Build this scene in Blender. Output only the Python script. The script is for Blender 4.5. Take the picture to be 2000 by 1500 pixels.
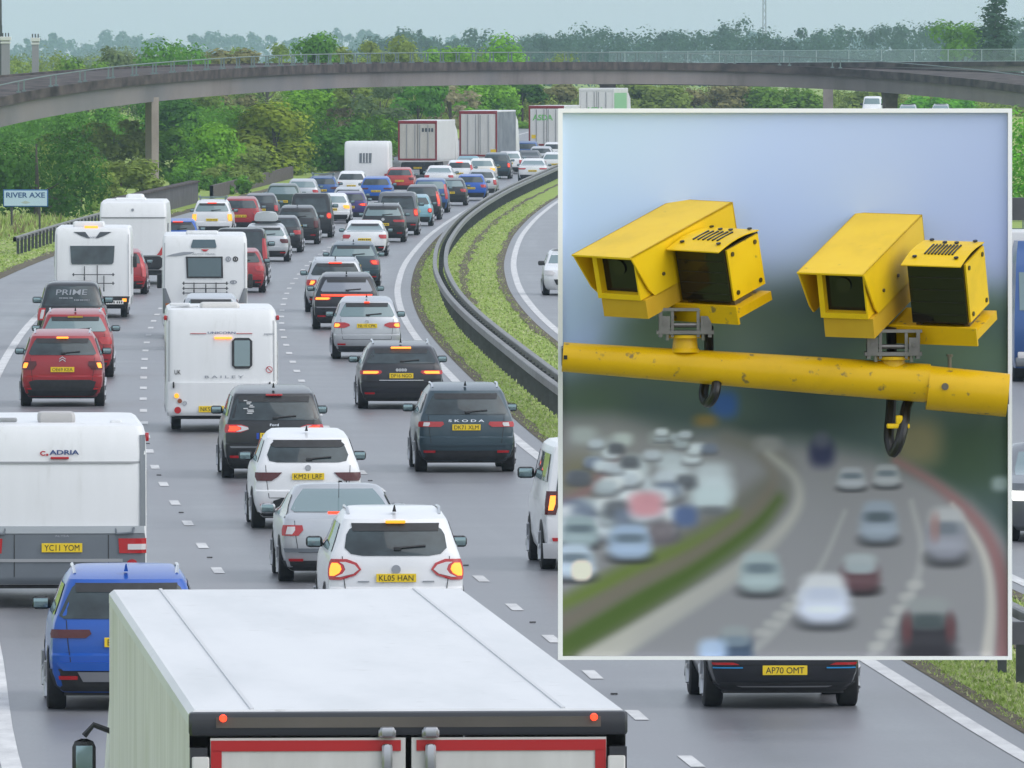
import bpy, math, random
import numpy as np
from mathutils import Vector, Matrix, noise as mnoise
for _o in list(bpy.data.objects): bpy.data.objects.remove(_o)
scn = bpy.context.scene
COL = scn.collection
R = math.radians
random.seed(7)

# ---------------------------------------------------------------- camera
F = 22500.0          # focal length in photo pixels (photo 2000 x 1500)
H = 7.47             # lens height over the road: the photo is taken from an overbridge
YH = 132.0           # horizon row
PITCH = math.atan((750 - YH) / F)
cd = bpy.data.cameras.new('camera')
cam = bpy.data.objects.new('camera', cd); COL.objects.link(cam)
cam.location = (0, 0, H); cam.rotation_euler = (R(90) - PITCH, 0, 0)
cd.sensor_width = 36.0; cd.lens = 36.0 * F / 2000.0
cd.clip_start = 1.0; cd.clip_end = 30000.0
scn.camera = cam
# ---------------------------------------------------------------- light: overcast day
SUN_EL, SUN_AZ = 48.0, 116.0
w = bpy.data.worlds.new('World'); scn.world = w; w.use_nodes = True
nt = w.node_tree; nt.nodes.clear()
sky = nt.nodes.new('ShaderNodeTexSky'); sky.sky_type = 'NISHITA'; sky.sun_disc = False
sky.sun_elevation = R(SUN_EL); sky.sun_rotation = R(SUN_AZ)
sky.air_density = 1.0; sky.dust_density = 2.0; sky.ozone_density = 1.6
hs = nt.nodes.new('ShaderNodeHueSaturation'); hs.inputs['Saturation'].default_value = 0.45
bg = nt.nodes.new('ShaderNodeBackground'); bg.inputs['Strength'].default_value = 0.15
wo = nt.nodes.new('ShaderNodeOutputWorld')
veil = nt.nodes.new('ShaderNodeMix'); veil.data_type = 'RGBA'; veil.inputs['Factor'].default_value = .5
veil.inputs['B'].default_value = (2.75, 3.02, 3.42, 1)      # thin even cloud over the clear-sky model
nt.links.new(sky.outputs[0], hs.inputs['Color']); nt.links.new(hs.outputs[0], veil.inputs['A']); nt.links.new(veil.outputs['Result'], bg.inputs['Color']); nt.links.new(bg.outputs[0], wo.inputs['Surface'])
sl = bpy.data.lights.new('sun', 'SUN'); sl.energy = 0.5; sl.angle = R(75); sl.color = (1.0, 0.97, 0.93)
sun = bpy.data.objects.new('sun', sl); COL.objects.link(sun)
_e, _a = R(SUN_EL), R(SUN_AZ)
_sd = Vector((math.sin(_a) * math.cos(_e), math.cos(_a) * math.cos(_e), math.sin(_e)))
sun.rotation_euler = _sd.to_track_quat('Z', 'Y').to_euler()
scn.view_settings.view_transform = 'Standard'; scn.view_settings.look = 'None'
scn.view_settings.exposure = 0.95; scn.view_settings.gamma = 1.0
scn.render.engine = 'CYCLES'
scn.cycles.use_denoising = True
scn.cycles.max_bounces = 8; scn.cycles.volume_bounces = 1
scn.cycles.volume_step_rate = 4.0
scn.cycles.sample_clamp_indirect = 4.0

# ---------------------------------------------------------------- road geometry (metres)
def gz(y):
    d = y / 1.0369
    if d <= 560: return 0.0
    if d <= 960: return 1.6e-5 * (d - 560) ** 2
    return 2.56 + min(0.6, 0.0128 * (d - 960) * 0.25)
_ed = np.array([-60, 0, 60, 120, 140, 172, 214, 269, 319, 362, 397, 431, 482, 520, 567, 620, 687, 750, 850, 950, 1100.0]) * 1.0369
_ex = np.array([18.4, 13.8, 9.4, 5.54, 4.45, 2.65, .45, -1.5, -2.95, -3.72, -4.0, -4.05, -3.78, -3.35, -2.61, -1.45, .63, 3.0, 7.9, 14.2, 25.0])
def _catmull(xs, ys, x):
    i = int(np.clip(np.searchsorted(xs, x) - 1, 0, len(xs) - 2))
    h = xs[i + 1] - xs[i]; t = (x - xs[i]) / h
    def m(k):
        if k == 0: return (ys[1] - ys[0]) / (xs[1] - xs[0])
        if k == len(xs) - 1: return (ys[-1] - ys[-2]) / (xs[-1] - xs[-2])
        return (ys[k + 1] - ys[k - 1]) / (xs[k + 1] - xs[k - 1])
    m0, m1 = m(i) * h, m(i + 1) * h
    return (2*t**3 - 3*t**2 + 1) * ys[i] + (t**3 - 2*t**2 + t) * m0 + (-2*t**3 + 3*t**2) * ys[i + 1] + (t**3 - t**2) * m1
def ex(y): return float(_catmull(_ed, _ex, y))          # right-hand edge line of the near carriageway
def head(y): return -math.atan((ex(y + 4) - ex(y - 4)) / 8.0)
def ray(px, py):
    v = Vector(((px - 1000) / F, 1.0, -(py - 750) / F))
    c, s = math.cos(PITCH), math.sin(PITCH)
    return Vector((v.x, v.y * c + v.z * s, -v.y * s + v.z * c))
def at(px, py):                                         # ground point seen at a place in the photograph
    r = ray(px, py); lo, hi = 20.0, 1150.0
    f = lambda t: H + r.z / r.y * t - gz(t)
    if f(hi) > 0: t = hi
    else:
        for _ in range(60):
            mid = (lo + hi) / 2
            if f(mid) > 0: lo = mid
            else: hi = mid
        t = (lo + hi) / 2
    return Vector((r.x / r.y * t, t, gz(t)))
def on(px, py, Y):                                      # point at distance Y
    r = ray(px, py); t = Y / r.y
    return Vector((r.x * t, Y, H + r.z * t))

# ---------------------------------------------------------------- materials
MATS = {}
def s2l(c): return tuple((x / 12.92 if x <= .04045 else ((x + .055) / 1.055) ** 2.4) for x in c)
def mat(name, col, rough=.5, metal=0., coat=0., emit=None, estr=0., spec=.5, var=0., vscale=3., bump=0., bscale=40., alpha=None):
    if name in MATS: return MATS[name]
    m = bpy.data.materials.new(name); m.use_nodes = True; n = m.node_tree; b = n.nodes['Principled BSDF']
    b.inputs['Base Color'].default_value = (*col, 1); b.inputs['Roughness'].default_value = rough
    b.inputs['Metallic'].default_value = metal; b.inputs['Coat Weight'].default_value = coat
    b.inputs['Coat Roughness'].default_value = .06; b.inputs['Specular IOR Level'].default_value = spec
    if emit: b.inputs['Emission Color'].default_value = (*emit, 1); b.inputs['Emission Strength'].default_value = estr
    tc = None
    if var or bump:
        tc = n.nodes.new('ShaderNodeTexCoord')
    if var:
        nz = n.nodes.new('ShaderNodeTexNoise'); nz.inputs['Scale'].default_value = vscale; nz.inputs['Detail'].default_value = 6
        n.links.new(tc.outputs['Object'], nz.inputs['Vector'])
        rp = n.nodes.new('ShaderNodeValToRGB'); rp.color_ramp.elements[0].position = .3; rp.color_ramp.elements[1].position = .72
        lo = tuple(max(0, c * (1 - var)) for c in col); hi = tuple(min(1, c * (1 + var)) for c in col)
        rp.color_ramp.elements[0].color = (*lo, 1); rp.color_ramp.elements[1].color = (*hi, 1)
        n.links.new(nz.outputs['Fac'], rp.inputs['Fac']); n.links.new(rp.outputs['Color'], b.inputs['Base Color'])
    if bump:
        nb = n.nodes.new('ShaderNodeTexNoise'); nb.inputs['Scale'].default_value = bscale
        n.links.new(tc.outputs['Object'], nb.inputs['Vector'])
        bp = n.nodes.new('ShaderNodeBump'); bp.inputs['Strength'].default_value = bump; bp.inputs['Distance'].default_value = .02
        n.links.new(nb.outputs['Fac'], bp.inputs['Height']); n.links.new(bp.outputs['Normal'], b.inputs['Normal'])
    MATS[name] = m; return m
def paint(name, col, metal=0.0):
    return mat('paint_' + name, col, rough=.34, metal=metal, coat=.42, var=.06, vscale=1.5)
PAINTS = dict(white=((.74, .75, .76), 0), red=((.30, .014, .020), 0.1), blue=((.005, .082, .40), .1), navy=((.032, .060, .078), .15),
    black=((.007, .008, .010), .0), charcoal=((.016, .017, .022), .15), silver=((.48, .50, .52), .55), grey=((.16, .17, .185), .45),
    paleblue=((.22, .40, .46), .3), brightblue=((.02, .20, .62), .2), purple=((.035, .025, .13), .3), green=((.02, .05, .035), .2),
    orange=((.42, .03, .025), .1), cream=((.74, .73, .68), 0), midblue=((.03, .09, .26), .3), cyanblue=((.012, .10, .42), .25))
def P(n): return paint(n, PAINTS[n][0], PAINTS[n][1])
GLASS = mat('dark_glass', (.03, .045, .05), rough=.03, spec=.6, coat=.15, var=.55, vscale=2.2)
GLASSL = mat('pale_glass', (.14, .21, .22), rough=.05, spec=.9, coat=.4)
BLK = mat('black_plastic', (.022, .023, .025), rough=.55, var=.25, vscale=8)
RUB = mat('tyre_rubber', (.018, .018, .019), rough=.8, var=.3, vscale=12)
CHR = mat('chrome', (.65, .66, .68), rough=.2, metal=1)
ALU = mat('alloy', (.42, .43, .45), rough=.35, metal=.9)
REDL = mat('red_lens', (.42, .008, .012), rough=.12, coat=.6)
DREDL = mat('dark_red_lens', (.075, .004, .006), rough=.12, coat=.15)
LITR = mat('lit_red_lamp', (.8, .03, .01), rough=.3, emit=(1, .06, .02), estr=1.0)
LITO = mat('lit_orange_lamp', (.9, .2, .02), rough=.3, emit=(1, .27, .03), estr=1.15)
AMB = mat('amber_lens', (.75, .26, .02), rough=.2, emit=(1, .45, .02), estr=.5)
CLRL = mat('clear_lens', (.62, .60, .60), rough=.1, coat=.5)
HEADL = mat('lit_headlamp', (.9, .9, .85), rough=.2, emit=(1, .97, .88), estr=1.2)
YEL = mat('plate_yellow', (.78, .55, .012), rough=.45)
WPL = mat('plate_white', (.75, .75, .72), rough=.45)
INK = mat('black_ink', (.012, .012, .012), rough=.6)
INKW = mat('white_lettering', (.62, .63, .64), rough=.5)
INKG = mat('grey_lettering', (.28, .30, .33), rough=.5)
INKR = mat('red_lettering', (.45, .02, .03), rough=.5)
INKB = mat('dark_blue_lettering', (.02, .05, .16), rough=.5)
GRP = mat('white_caravan_shell', (.72, .73, .735), rough=.3, coat=.4, var=.05, vscale=1.2)
GRPR = mat('white_caravan_roof', (.78, .79, .79), rough=.4, coat=.2, var=.06, vscale=1.6)
GREYP = mat('grey_panel', (.13, .15, .17), rough=.4, coat=.3, var=.06, vscale=2)
MIRG = mat('mirror_glass', (.24, .33, .34), rough=.05, metal=.7)
BULB = mat('seam_grey', (.30, .31, .32), rough=.5)

# ---------------------------------------------------------------- mesh helper
class MB:
    def __init__(s): s.v = []; s.f = []; s.m = []
    def add(s, vs, fs, mi=0):
        o = len(s.v); s.v += [tuple(p) for p in vs]; s.f += [tuple(i + o for i in f) for f in fs]; s.m += [mi] * len(fs); return s
    def box(s, c, d, mi=0, ch=0.0, M=None):
        x, y, z = c; a, b, h = d[0] / 2, d[1] / 2, d[2] / 2
        if ch <= 0:
            vs = [(x+i*a, y+j*b, z+k*h) for k in (-1, 1) for j in (-1, 1) for i in (-1, 1)]
            fs = [(0, 2, 3, 1), (4, 5, 7, 6), (0, 1, 5, 4), (2, 6, 7, 3), (0, 4, 6, 2), (1, 3, 7, 5)]
        else:
            ch = min(ch, a * .9, b * .9, h * .9)
            def ring(ins, zz):
                A, B = a - ins, b - ins; c2 = ch * .8
                return [(x-A+c2, y-B, zz), (x+A-c2, y-B, zz), (x+A, y-B+c2, zz), (x+A, y+B-c2, zz), (x+A-c2, y+B, zz), (x-A+c2, y+B, zz), (x-A, y+B-c2, zz), (x-A, y-B+c2, zz)]
            c1 = ch * .3
            rs = [ring(ch, z-h), ring(c1, z-h+c1), ring(0, z-h+ch), ring(0, z+h-ch), ring(c1, z+h-c1), ring(ch, z+h)]
            vs = [p for r in rs for p in r]; fs = []
            for k in range(5):
                for i in range(8): j = (i + 1) % 8; fs.append((k*8+i, k*8+j, k*8+8+j, k*8+8+i))
            fs.append(tuple(range(7, -1, -1))); fs.append(tuple(range(40, 48)))
        if M is not None: vs = [M @ Vector(p) for p in vs]
        return s.add(vs, fs, mi)
    def cyl(s, p0, p1, r0, r1=None, n=12, mi=0, caps=True):
        p0, p1 = Vector(p0), Vector(p1); r1 = r0 if r1 is None else r1
        ax = (p1 - p0).normalized(); u = ax.orthogonal().normalized(); v = ax.cross(u)
        vs = []
        for p, r in ((p0, r0), (p1, r1)):
            for i in range(n):
                a = 2 * math.pi * i / n; vs.append(p + u * (r * math.cos(a)) + v * (r * math.sin(a)))
        fs = [(i, (i + 1) % n, n + (i + 1) % n, n + i) for i in range(n)]
        if caps: fs += [tuple(range(n - 1, -1, -1)), tuple(range(n, 2 * n))]
        return s.add(vs, fs, mi)
    def tube(s, pts, r, n=8, mi=0):
        pts = [Vector(p) for p in pts]; k = len(pts); rs = r if isinstance(r, (list, tuple)) else [r] * k
        vs = []; u = None
        for i, p in enumerate(pts):
            t = (pts[min(i + 1, k - 1)] - pts[max(i - 1, 0)]).normalized()
            u = t.orthogonal().normalized() if u is None else (u - t * u.dot(t)).normalized()
            v = t.cross(u)
            for j in range(n):
                a = 2 * math.pi * j / n; vs.append(p + u * (rs[i] * math.cos(a)) + v * (rs[i] * math.sin(a)))
        fs = []
        for i in range(k - 1):
            for j in range(n): q = (j + 1) % n; fs.append((i*n+j, i*n+q, (i+1)*n+q, (i+1)*n+j))
        fs += [tuple(range(n - 1, -1, -1)), tuple(range((k - 1) * n, k * n))]
        return s.add(vs, fs, mi)
    def loft(s, rings, mi=0, caps=True, closed=True):
        n = len(rings[0]); vs = [p for r in rings for p in r]; fs = []
        for k in range(len(rings) - 1):
            for i in range(n if closed else n - 1):
                j = (i + 1) % n; fs.append((k*n+i, k*n+j, (k+1)*n+j, (k+1)*n+i))
        if caps: fs += [tuple(range(n - 1, -1, -1)), tuple(range((len(rings) - 1) * n, len(rings) * n))]
        return s.add(vs, fs, mi)
    def grid(s, rows, mi=0):
        n = len(rows[0]); vs = [p for r in rows for p in r]; fs = []
        for k in range(len(rows) - 1):
            for i in range(n - 1): fs.append((k*n+i, k*n+i+1, (k+1)*n+i+1, (k+1)*n+i))
        return s.add(vs, fs, mi)
    def build(s, name, mats, parent=None, smooth=True, ang=32):
        me = bpy.data.meshes.new(name); me.from_pydata(s.v, [], s.f); 
        for m_ in (mats if isinstance(mats, (list, tuple)) else [mats]): me.materials.append(m_)
        if max(s.m, default=0) > 0: me.polygons.foreach_set('material_index', s.m)
        if smooth:
            me.polygons.foreach_set('use_smooth', [True] * len(me.polygons)); me.set_sharp_from_angle(angle=R(ang))
        me.update()
        o = bpy.data.objects.new(name, me); COL.objects.link(o)
        if parent is not None: o.parent = parent
        return o
def tag(o, label=None, cat=None, group=None, kind=None):
    if label: o['label'] = label
    if cat: o['category'] = cat
    if group: o['group'] = group
    if kind: o['kind'] = kind
    return o
def empty(name, loc, rz=0.0):
    o = bpy.data.objects.new(name, None); COL.objects.link(o); o.empty_display_size = .3
    o.location = loc; o.rotation_euler = (0, 0, rz); return o
_TXT = {}
def text_geo(txt, size, sx=1.0, bold=0.0):
    k = (txt, bold)
    if k not in _TXT:
        cu = bpy.data.curves.new('t', 'FONT'); cu.body = txt; cu.size = 1.0; cu.align_x = 'CENTER'; cu.align_y = 'CENTER'; cu.resolution_u = 3
        cu.offset = bold
        ob = bpy.data.objects.new('t', cu); me = bpy.data.meshes.new_from_object(ob)
        vs = [tuple(v.co) for v in me.vertices]; fs = [tuple(p.vertices) for p in me.polygons]
        bpy.data.objects.remove(ob); bpy.data.curves.remove(cu); bpy.data.meshes.remove(me)
        xs = [v[0] for v in vs]; ys = [v[1] for v in vs]
        cx, cy = (min(xs) + max(xs)) / 2, (min(ys) + max(ys)) / 2
        vs = [(v[0] - cx, v[1] - cy) for v in vs]; _TXT[k] = (vs, fs, max(xs) - min(xs), max(ys) - min(ys))
    return _TXT[k]
def add_text(mb, txt, fn, width=None, height=None, bold=0.0, mi=0, slant=0.0):
    """lettering of the given width/height; fn(u,v) maps text plane metres to a 3D point"""
    vs, fs, w0, h0 = text_geo(txt, 1, 1, bold)
    sx = width / w0 if width else height / h0; sy = height / h0 if height else sx
    mb.add([fn(v[0] * sx + slant * v[1] * sy, v[1] * sy) for v in vs], fs, mi)
# ---------------------------------------------------------------- ground, road and markings
def node_mat(name):
    m = bpy.data.materials.new(name); m.use_nodes = True; return m, m.node_tree, m.node_tree.nodes['Principled BSDF']
def ramp_mat(name, scale, cols, rough, detail=8, stretch=None, bump=0, bscale=30, spec=.3, second=None):
    m, n, b = node_mat(name); tc = n.nodes.new('ShaderNodeTexCoord'); vec = tc.outputs['Object']
    if stretch:
        mp = n.nodes.new('ShaderNodeMapping'); mp.inputs['Scale'].default_value = stretch; n.links.new(vec, mp.inputs['Vector']); vec = mp.outputs[0]
    nz = n.nodes.new('ShaderNodeTexNoise'); nz.inputs['Scale'].default_value = scale; nz.inputs['Detail'].default_value = detail; nz.inputs['Roughness'].default_value = .62
    n.links.new(vec, nz.inputs['Vector']); rp = n.nodes.new('ShaderNodeValToRGB'); e = rp.color_ramp.elements
    while len(e) < len(cols): e.new(.5)
    for i, (p, c) in enumerate(cols): e[i].position = p; e[i].color = (*c, 1)
    n.links.new(nz.outputs['Fac'], rp.inputs['Fac']); out = rp.outputs['Color']
    if second:
        sc2, fac, col2, lo, hi = second
        n2 = n.nodes.new('ShaderNodeTexNoise'); n2.inputs['Scale'].default_value = sc2; n2.inputs['Detail'].default_value = 4
        n.links.new(tc.outputs['Object'], n2.inputs['Vector'])
        mr = n.nodes.new('ShaderNodeMapRange'); mr.inputs[1].default_value = lo; mr.inputs[2].default_value = hi; mr.inputs[4].default_value = fac
        n.links.new(n2.outputs['Fac'], mr.inputs[0]); mx = n.nodes.new('ShaderNodeMix'); mx.data_type = 'RGBA'
        n.links.new(mr.outputs[0], mx.inputs['Factor']); n.links.new(out, mx.inputs['A']); mx.inputs['B'].default_value = (*col2, 1); out = mx.outputs['Result']
    n.links.new(out, b.inputs['Base Color'])
    b.inputs['Roughness'].default_value = rough; b.inputs['Specular IOR Level'].default_value = spec
    if bump:
        nb = n.nodes.new('ShaderNodeTexNoise'); nb.inputs['Scale'].default_value = bscale; nb.inputs['Detail'].default_value = 6
        n.links.new(tc.outputs['Object'], nb.inputs['Vector']); bp = n.nodes.new('ShaderNodeBump'); bp.inputs['Strength'].default_value = bump; bp.inputs['Distance'].default_value = .03
        n.links.new(nb.outputs['Fac'], bp.inputs['Height']); n.links.new(bp.outputs['Normal'], b.inputs['Normal'])
    return m
GRASS = ramp_mat('grass_ground', .55, [(.25, (.22, .29, .065)), (.45, (.26, .35, .085)), (.6, (.31, .40, .115)), (.8, (.37, .40, .19))], .95, spec=.1, bump=.6, bscale=9)
# damp tarmac: lane wear runs along the road, with glossier wet patches
ROADM, rn, rb = node_mat('damp_tarmac')
la = rn.nodes.new('ShaderNodeAttribute'); la.attribute_name = 'lane_uv'; tc = rn.nodes.new('ShaderNodeTexCoord')
def rnode(t, **k):
    x = rn.nodes.new(t)
    for a_, v_ in k.items(): setattr(x, a_, v_)
    return x
def rnoise(scl, ns, det, src):
    m_ = rnode('ShaderNodeMapping'); m_.inputs['Scale'].default_value = scl; rn.links.new(src, m_.inputs['Vector']); z_ = rnode('ShaderNodeTexNoise'); z_.inputs['Scale'].default_value = ns; z_.inputs['Detail'].default_value = det
    rn.links.new(m_.outputs[0], z_.inputs['Vector']); return z_.outputs['Fac']
def rmath(op, a_, b_):
    x = rnode('ShaderNodeMath', operation=op)
    for i_, v_ in enumerate((a_, b_)):
        if isinstance(v_, (int, float)): x.inputs[i_].default_value = v_
        else: rn.links.new(v_, x.inputs[i_])
    return x.outputs[0]
LV = la.outputs['Vector']
sx_ = rnode('ShaderNodeSeparateXYZ'); rn.links.new(LV, sx_.inputs[0])
wear = rnoise((1.0, .025, 1), 1.1, 6, LV); cross = rnoise((.05, .35, 1), 1.0, 5, LV); fine = rnoise((1, 1, 1), 22, 5, tc.outputs['Object']); patch = rnoise((.5, .02, 1), .6, 2, LV)
track = rmath('COSINE', rmath('MULTIPLY', rmath('ADD', sx_.outputs[0], .93), 6.2832 / 1.85), 0.0)        # +1 in the wheel tracks
tone = rmath('ADD', rmath('MULTIPLY', wear, .30), rmath('ADD', rmath('MULTIPLY', fine, .30), rmath('ADD', rmath('MULTIPLY', cross, .25), rmath('MULTIPLY', patch, .15))))
tone = rmath('SUBTRACT', tone, rmath('MULTIPLY', track, .035))
rr_ = rnode('ShaderNodeValToRGB'); rr_.color_ramp.elements[0].position = .34; rr_.color_ramp.elements[1].position = .64
rr_.color_ramp.elements[0].color = (.095, .097, .106, 1); rr_.color_ramp.elements[1].color = (.22, .222, .235, 1)
rn.links.new(tone, rr_.inputs['Fac']); rn.links.new(rr_.outputs['Color'], rb.inputs['Base Color'])
rq = rnode('ShaderNodeMapRange'); rq.inputs[1].default_value = .35; rq.inputs[2].default_value = .65; rq.inputs[3].default_value = .28; rq.inputs[4].default_value = .50
rn.links.new(tone, rq.inputs[0]); rn.links.new(rq.outputs[0], rb.inputs['Roughness']); rb.inputs['Specular IOR Level'].default_value = .42
MARK = ramp_mat('road_paint', 3.0, [(.3, (.46, .46, .46)), (.7, (.68, .68, .67))], .6, stretch=(1, .3, 1))
SOIL = ramp_mat('verge_soil', 1.6, [(.3, (.08, .07, .055)), (.55, (.15, .13, .095)), (.75, (.17, .19, .08))], .95, spec=.1, bump=.5, bscale=14)

YS = [float(y) for y in np.concatenate([np.arange(-60, 1150, 5), np.arange(1150, 2000, 50), np.arange(2000, 9001, 500)])]
YR = [y for y in YS if y <= 1140]
g = MB()
XS = [-5000, -2000, -800, -300, -150, -80, -50, -30, -15, 0, 10, 20, 30, 50, 80, 150, 300, 800, 2000, 5000]
g.grid([[(x, y, gz(y)) for x in XS] for y in YS])
tag(g.build('grass_ground', GRASS, smooth=True), kind='structure')
def strip(name, m, o0, o1, dz, ys=YR, y0=-60, y1=1140):
    mb = MB(); mb.grid([[(ex(y) + o0, y, gz(y) + dz), (ex(y) + o1, y, gz(y) + dz)] for y in ys if y0 <= y <= y1])
    return mb.build(name, m)
def carriageway(name, o0, o1):
    mb = MB(); n = 24; ys = [y for y in YR]
    mb.grid([[(ex(y) + o0 + (o1 - o0) * i / n, y, gz(y) + .012) for i in range(n + 1)] for y in ys]); o = mb.build(name, ROADM)
    a = o.data.attributes.new('lane_uv', 'FLOAT_VECTOR', 'POINT'); a.data.foreach_set('vector', [c for y in ys for i in range(n + 1) for c in (o0 + (o1 - o0) * i / n, y, 0.0)])
    return tag(o, kind='structure')
carriageway('road', -14.1, .45); carriageway('opposite_road', 3.75, 18.6)
def line(mb, o, wd, y0, y1, step=5.0, dz=.02):
    ys = [y0] + [y for y in YS if y0 < y < y1] + [y1]
    mb.grid([[(ex(y) + o - wd / 2, y, gz(y) + dz), (ex(y) + o + wd / 2, y, gz(y) + dz)] for y in ys])
mk = MB()
line(mk, 0, .21, -60, 1100); line(mk, -10.98, .22, -60, 1100)
tag(mk.build('edge_lines', MARK), kind='structure')
mk = MB()
for o, ph in ((-3.66, 2.2), (-7.42, 5.0)):
    y = -30 + ph
    while y < 900: line(mk, o, .16, y, y + 2.0, 2.0); y += 8.85
tag(mk.build('lane_lines', MARK), kind='structure')
mk = MB(); line(mk, 4.12, .22, -60, 1140); line(mk, 15.1, .2, -60, 1100)
for o in (7.8, 11.5):
    y = -30
    while y < 900: line(mk, o, .12, y, y + 2.0, 2.0); y += 8.85
tag(mk.build('opposite_lines', MARK), kind='structure')
sm = MB()
def rag(o, amp, y): return o + amp * mnoise.noise(Vector((y * .33, o * 7, 0)))
sm.grid([[(ex(y) + .44, y, gz(y) + .02), (ex(y) + rag(.72, .18, y), y, gz(y) + .02)] for y in YR])
sm.grid([[(ex(y) + rag(3.5, .16, y), y, gz(y) + .02), (ex(y) + 3.76, y, gz(y) + .02)] for y in YR])
sm.grid([[(ex(y) + rag(2.15, .25, y), y, gz(y) + .015), (ex(y) + rag(2.4, .3, y), y, gz(y) + .015)] for y in YR])
sm.grid([[(ex(y) - 14.7 + rag(0, .3, y), y, gz(y) + .02), (ex(y) - 14.08, y, gz(y) + .02)] for y in YR])
tag(sm.build('verge_soil', SOIL), kind='structure')
# road studs in every second gap: small, counted as part of the carriageway furniture
st = MB()
for o, ph in ((-3.66, 2.2), (-7.42, 5.0)):
    y = -30 + ph + 5.4
    while y < 240:
        st.box((ex(y) + o, y, gz(y) + .025), (.085, .08, .016)); y += 17.7
tag(st.build('road_studs', mat('stud_rubber', (.07, .07, .07), rough=.6)), kind='structure')

# grass blades on the reservation and the verge
def blades(name, n, yr, off, hr, seed, cols, wr=(.02, .05)):
    rg = np.random.default_rng(seed); lo, hi = yr
    u = rg.random(n); ys = 1.0 / (1 / lo + u * (1 / hi - 1 / lo))
    exs = np.interp(ys, YR, [ex(y) for y in YR]); gzs = np.interp(ys, YR, [gz(y) for y in YR])
    o0, o1 = off; f = rg.random(n); xs = exs + o0 + f * (o1 - o0)
    cl = np.array([mnoise.noise(Vector((x * .8, y * .25, 3))) for x, y in zip(xs, ys)])
    keep = cl + rg.random(n) * .8 > -.2; xs, ys, gzs, cl = xs[keep], ys[keep], gzs[keep], cl[keep]; n = len(xs)
    h = (hr[0] + rg.random(n) ** 2 * (hr[1] - hr[0])) * (1 + .5 * cl); wd = wr[0] + rg.random(n) * (wr[1] - wr[0])
    wd = wd * (1 + ys / 250); a = rg.random(n) * 6.28; ln = (rg.random((n, 2)) - .5) * h[:, None]
    v = np.zeros((n, 3, 3)); v[:, 0] = np.stack([xs - wd * np.cos(a), ys - wd * np.sin(a), gzs], 1); v[:, 1] = np.stack([xs + wd * np.cos(a), ys + wd * np.sin(a), gzs], 1)
    v[:, 2] = np.stack([xs + ln[:, 0], ys + ln[:, 1], gzs + h], 1)
    me = bpy.data.meshes.new(name); me.from_pydata(v.reshape(-1, 3).tolist(), [], np.arange(3 * n).reshape(n, 3).tolist())
    for c in cols: me.materials.append(c)
    me.polygons.foreach_set('material_index', rg.integers(0, len(cols), n).tolist())
    o = bpy.data.objects.new(name, me); COL.objects.link(o); return tag(o, kind='stuff')
GB = [mat('blade_a', (.27, .37, .09), rough=.95, spec=.1), mat('blade_b', (.36, .44, .15), rough=.95, spec=.1), mat('blade_c', (.44, .47, .25), rough=.95, spec=.1)]
blades('reservation_grass', 90000, (100, 640), (.5, 3.7), (.02, .07), 1, GB, wr=(.009, .02))
blades('verge_grass', 26000, (380, 600), (-32, -14.5), (.03, .11), 2, GB, wr=(.015, .035))
blades('tall_verge_grass', 14000, (500, 560), (-34, -18.5), (.15, .55), 4, [mat('blade_dry', (.20, .17, .08), rough=.85), GB[1], GB[0]], wr=(.015, .03))

# ---------------------------------------------------------------- central crash barrier
GALV = mat('galvanised_steel', (.19, .19, .185), rough=.5, metal=.3, var=.25, vscale=1.5)
DKST = mat('weathered_post_steel', (.045, .05, .055), rough=.6, var=.3, vscale=5)
def wbeam(mb, o, z0, side, ys, mi=0):
    """open box beam: flat top, folded side faces"""
    prof = [(-.07, .02), (-.07, .18), (-.055, .20), (.055, .20), (.07, .18), (.07, .02), (.04, .0), (.04, .015), (-.04, .015), (-.04, .0)]
    rows = [[(ex(y) + o + side * p[0], y, gz(y) + z0 + p[1]) for p in prof + prof[:1]] for y in ys]; mb.grid(rows, mi)
def barrier(name, label, y0, y1, o, double, zt, step=2.4):
    t = empty(name, (0, 0, 0)); tag(t, label, 'crash barrier')
    ys = [y0 + (y1 - y0) * i / int((y1 - y0) / 4) for i in range(int((y1 - y0) / 4) + 1)]
    for s in ((-1, 1) if double else (-1,)):
        b = MB(); wbeam(b, o + s * (.19 if double else .1), zt - .20, s, ys); b.build('beam', GALV, t)
    p = MB(); n = 0; y = y0 + .6; posts = []
    while y < y1 and n < 100:
        q = MB(); x = ex(y) + o; q.box((x, y, gz(y) + (zt - .06) / 2), (.11, .14, zt - .06)); q.build('post', DKST, t, smooth=False); n += 1; y += step
    if y < y1:
        while y < y1:
            x = ex(y) + o; p.box((x, y, gz(y) + (zt - .06) / 2), (.11, .14, zt - .06)); y += step * 1.5
        tag(p.build('far_posts', DKST, t, smooth=False), kind='stuff')
    return t
barrier('crash_barrier', 'long grey double-sided crash barrier on the grass central reservation', 96, 1000, 1.45, True, .82, 2.4)
barrier('crash_barrier', 'short grey crash barrier on the grass verge at the left of the road', 459, 545, -15.7, False, .72, 3.2)

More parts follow.
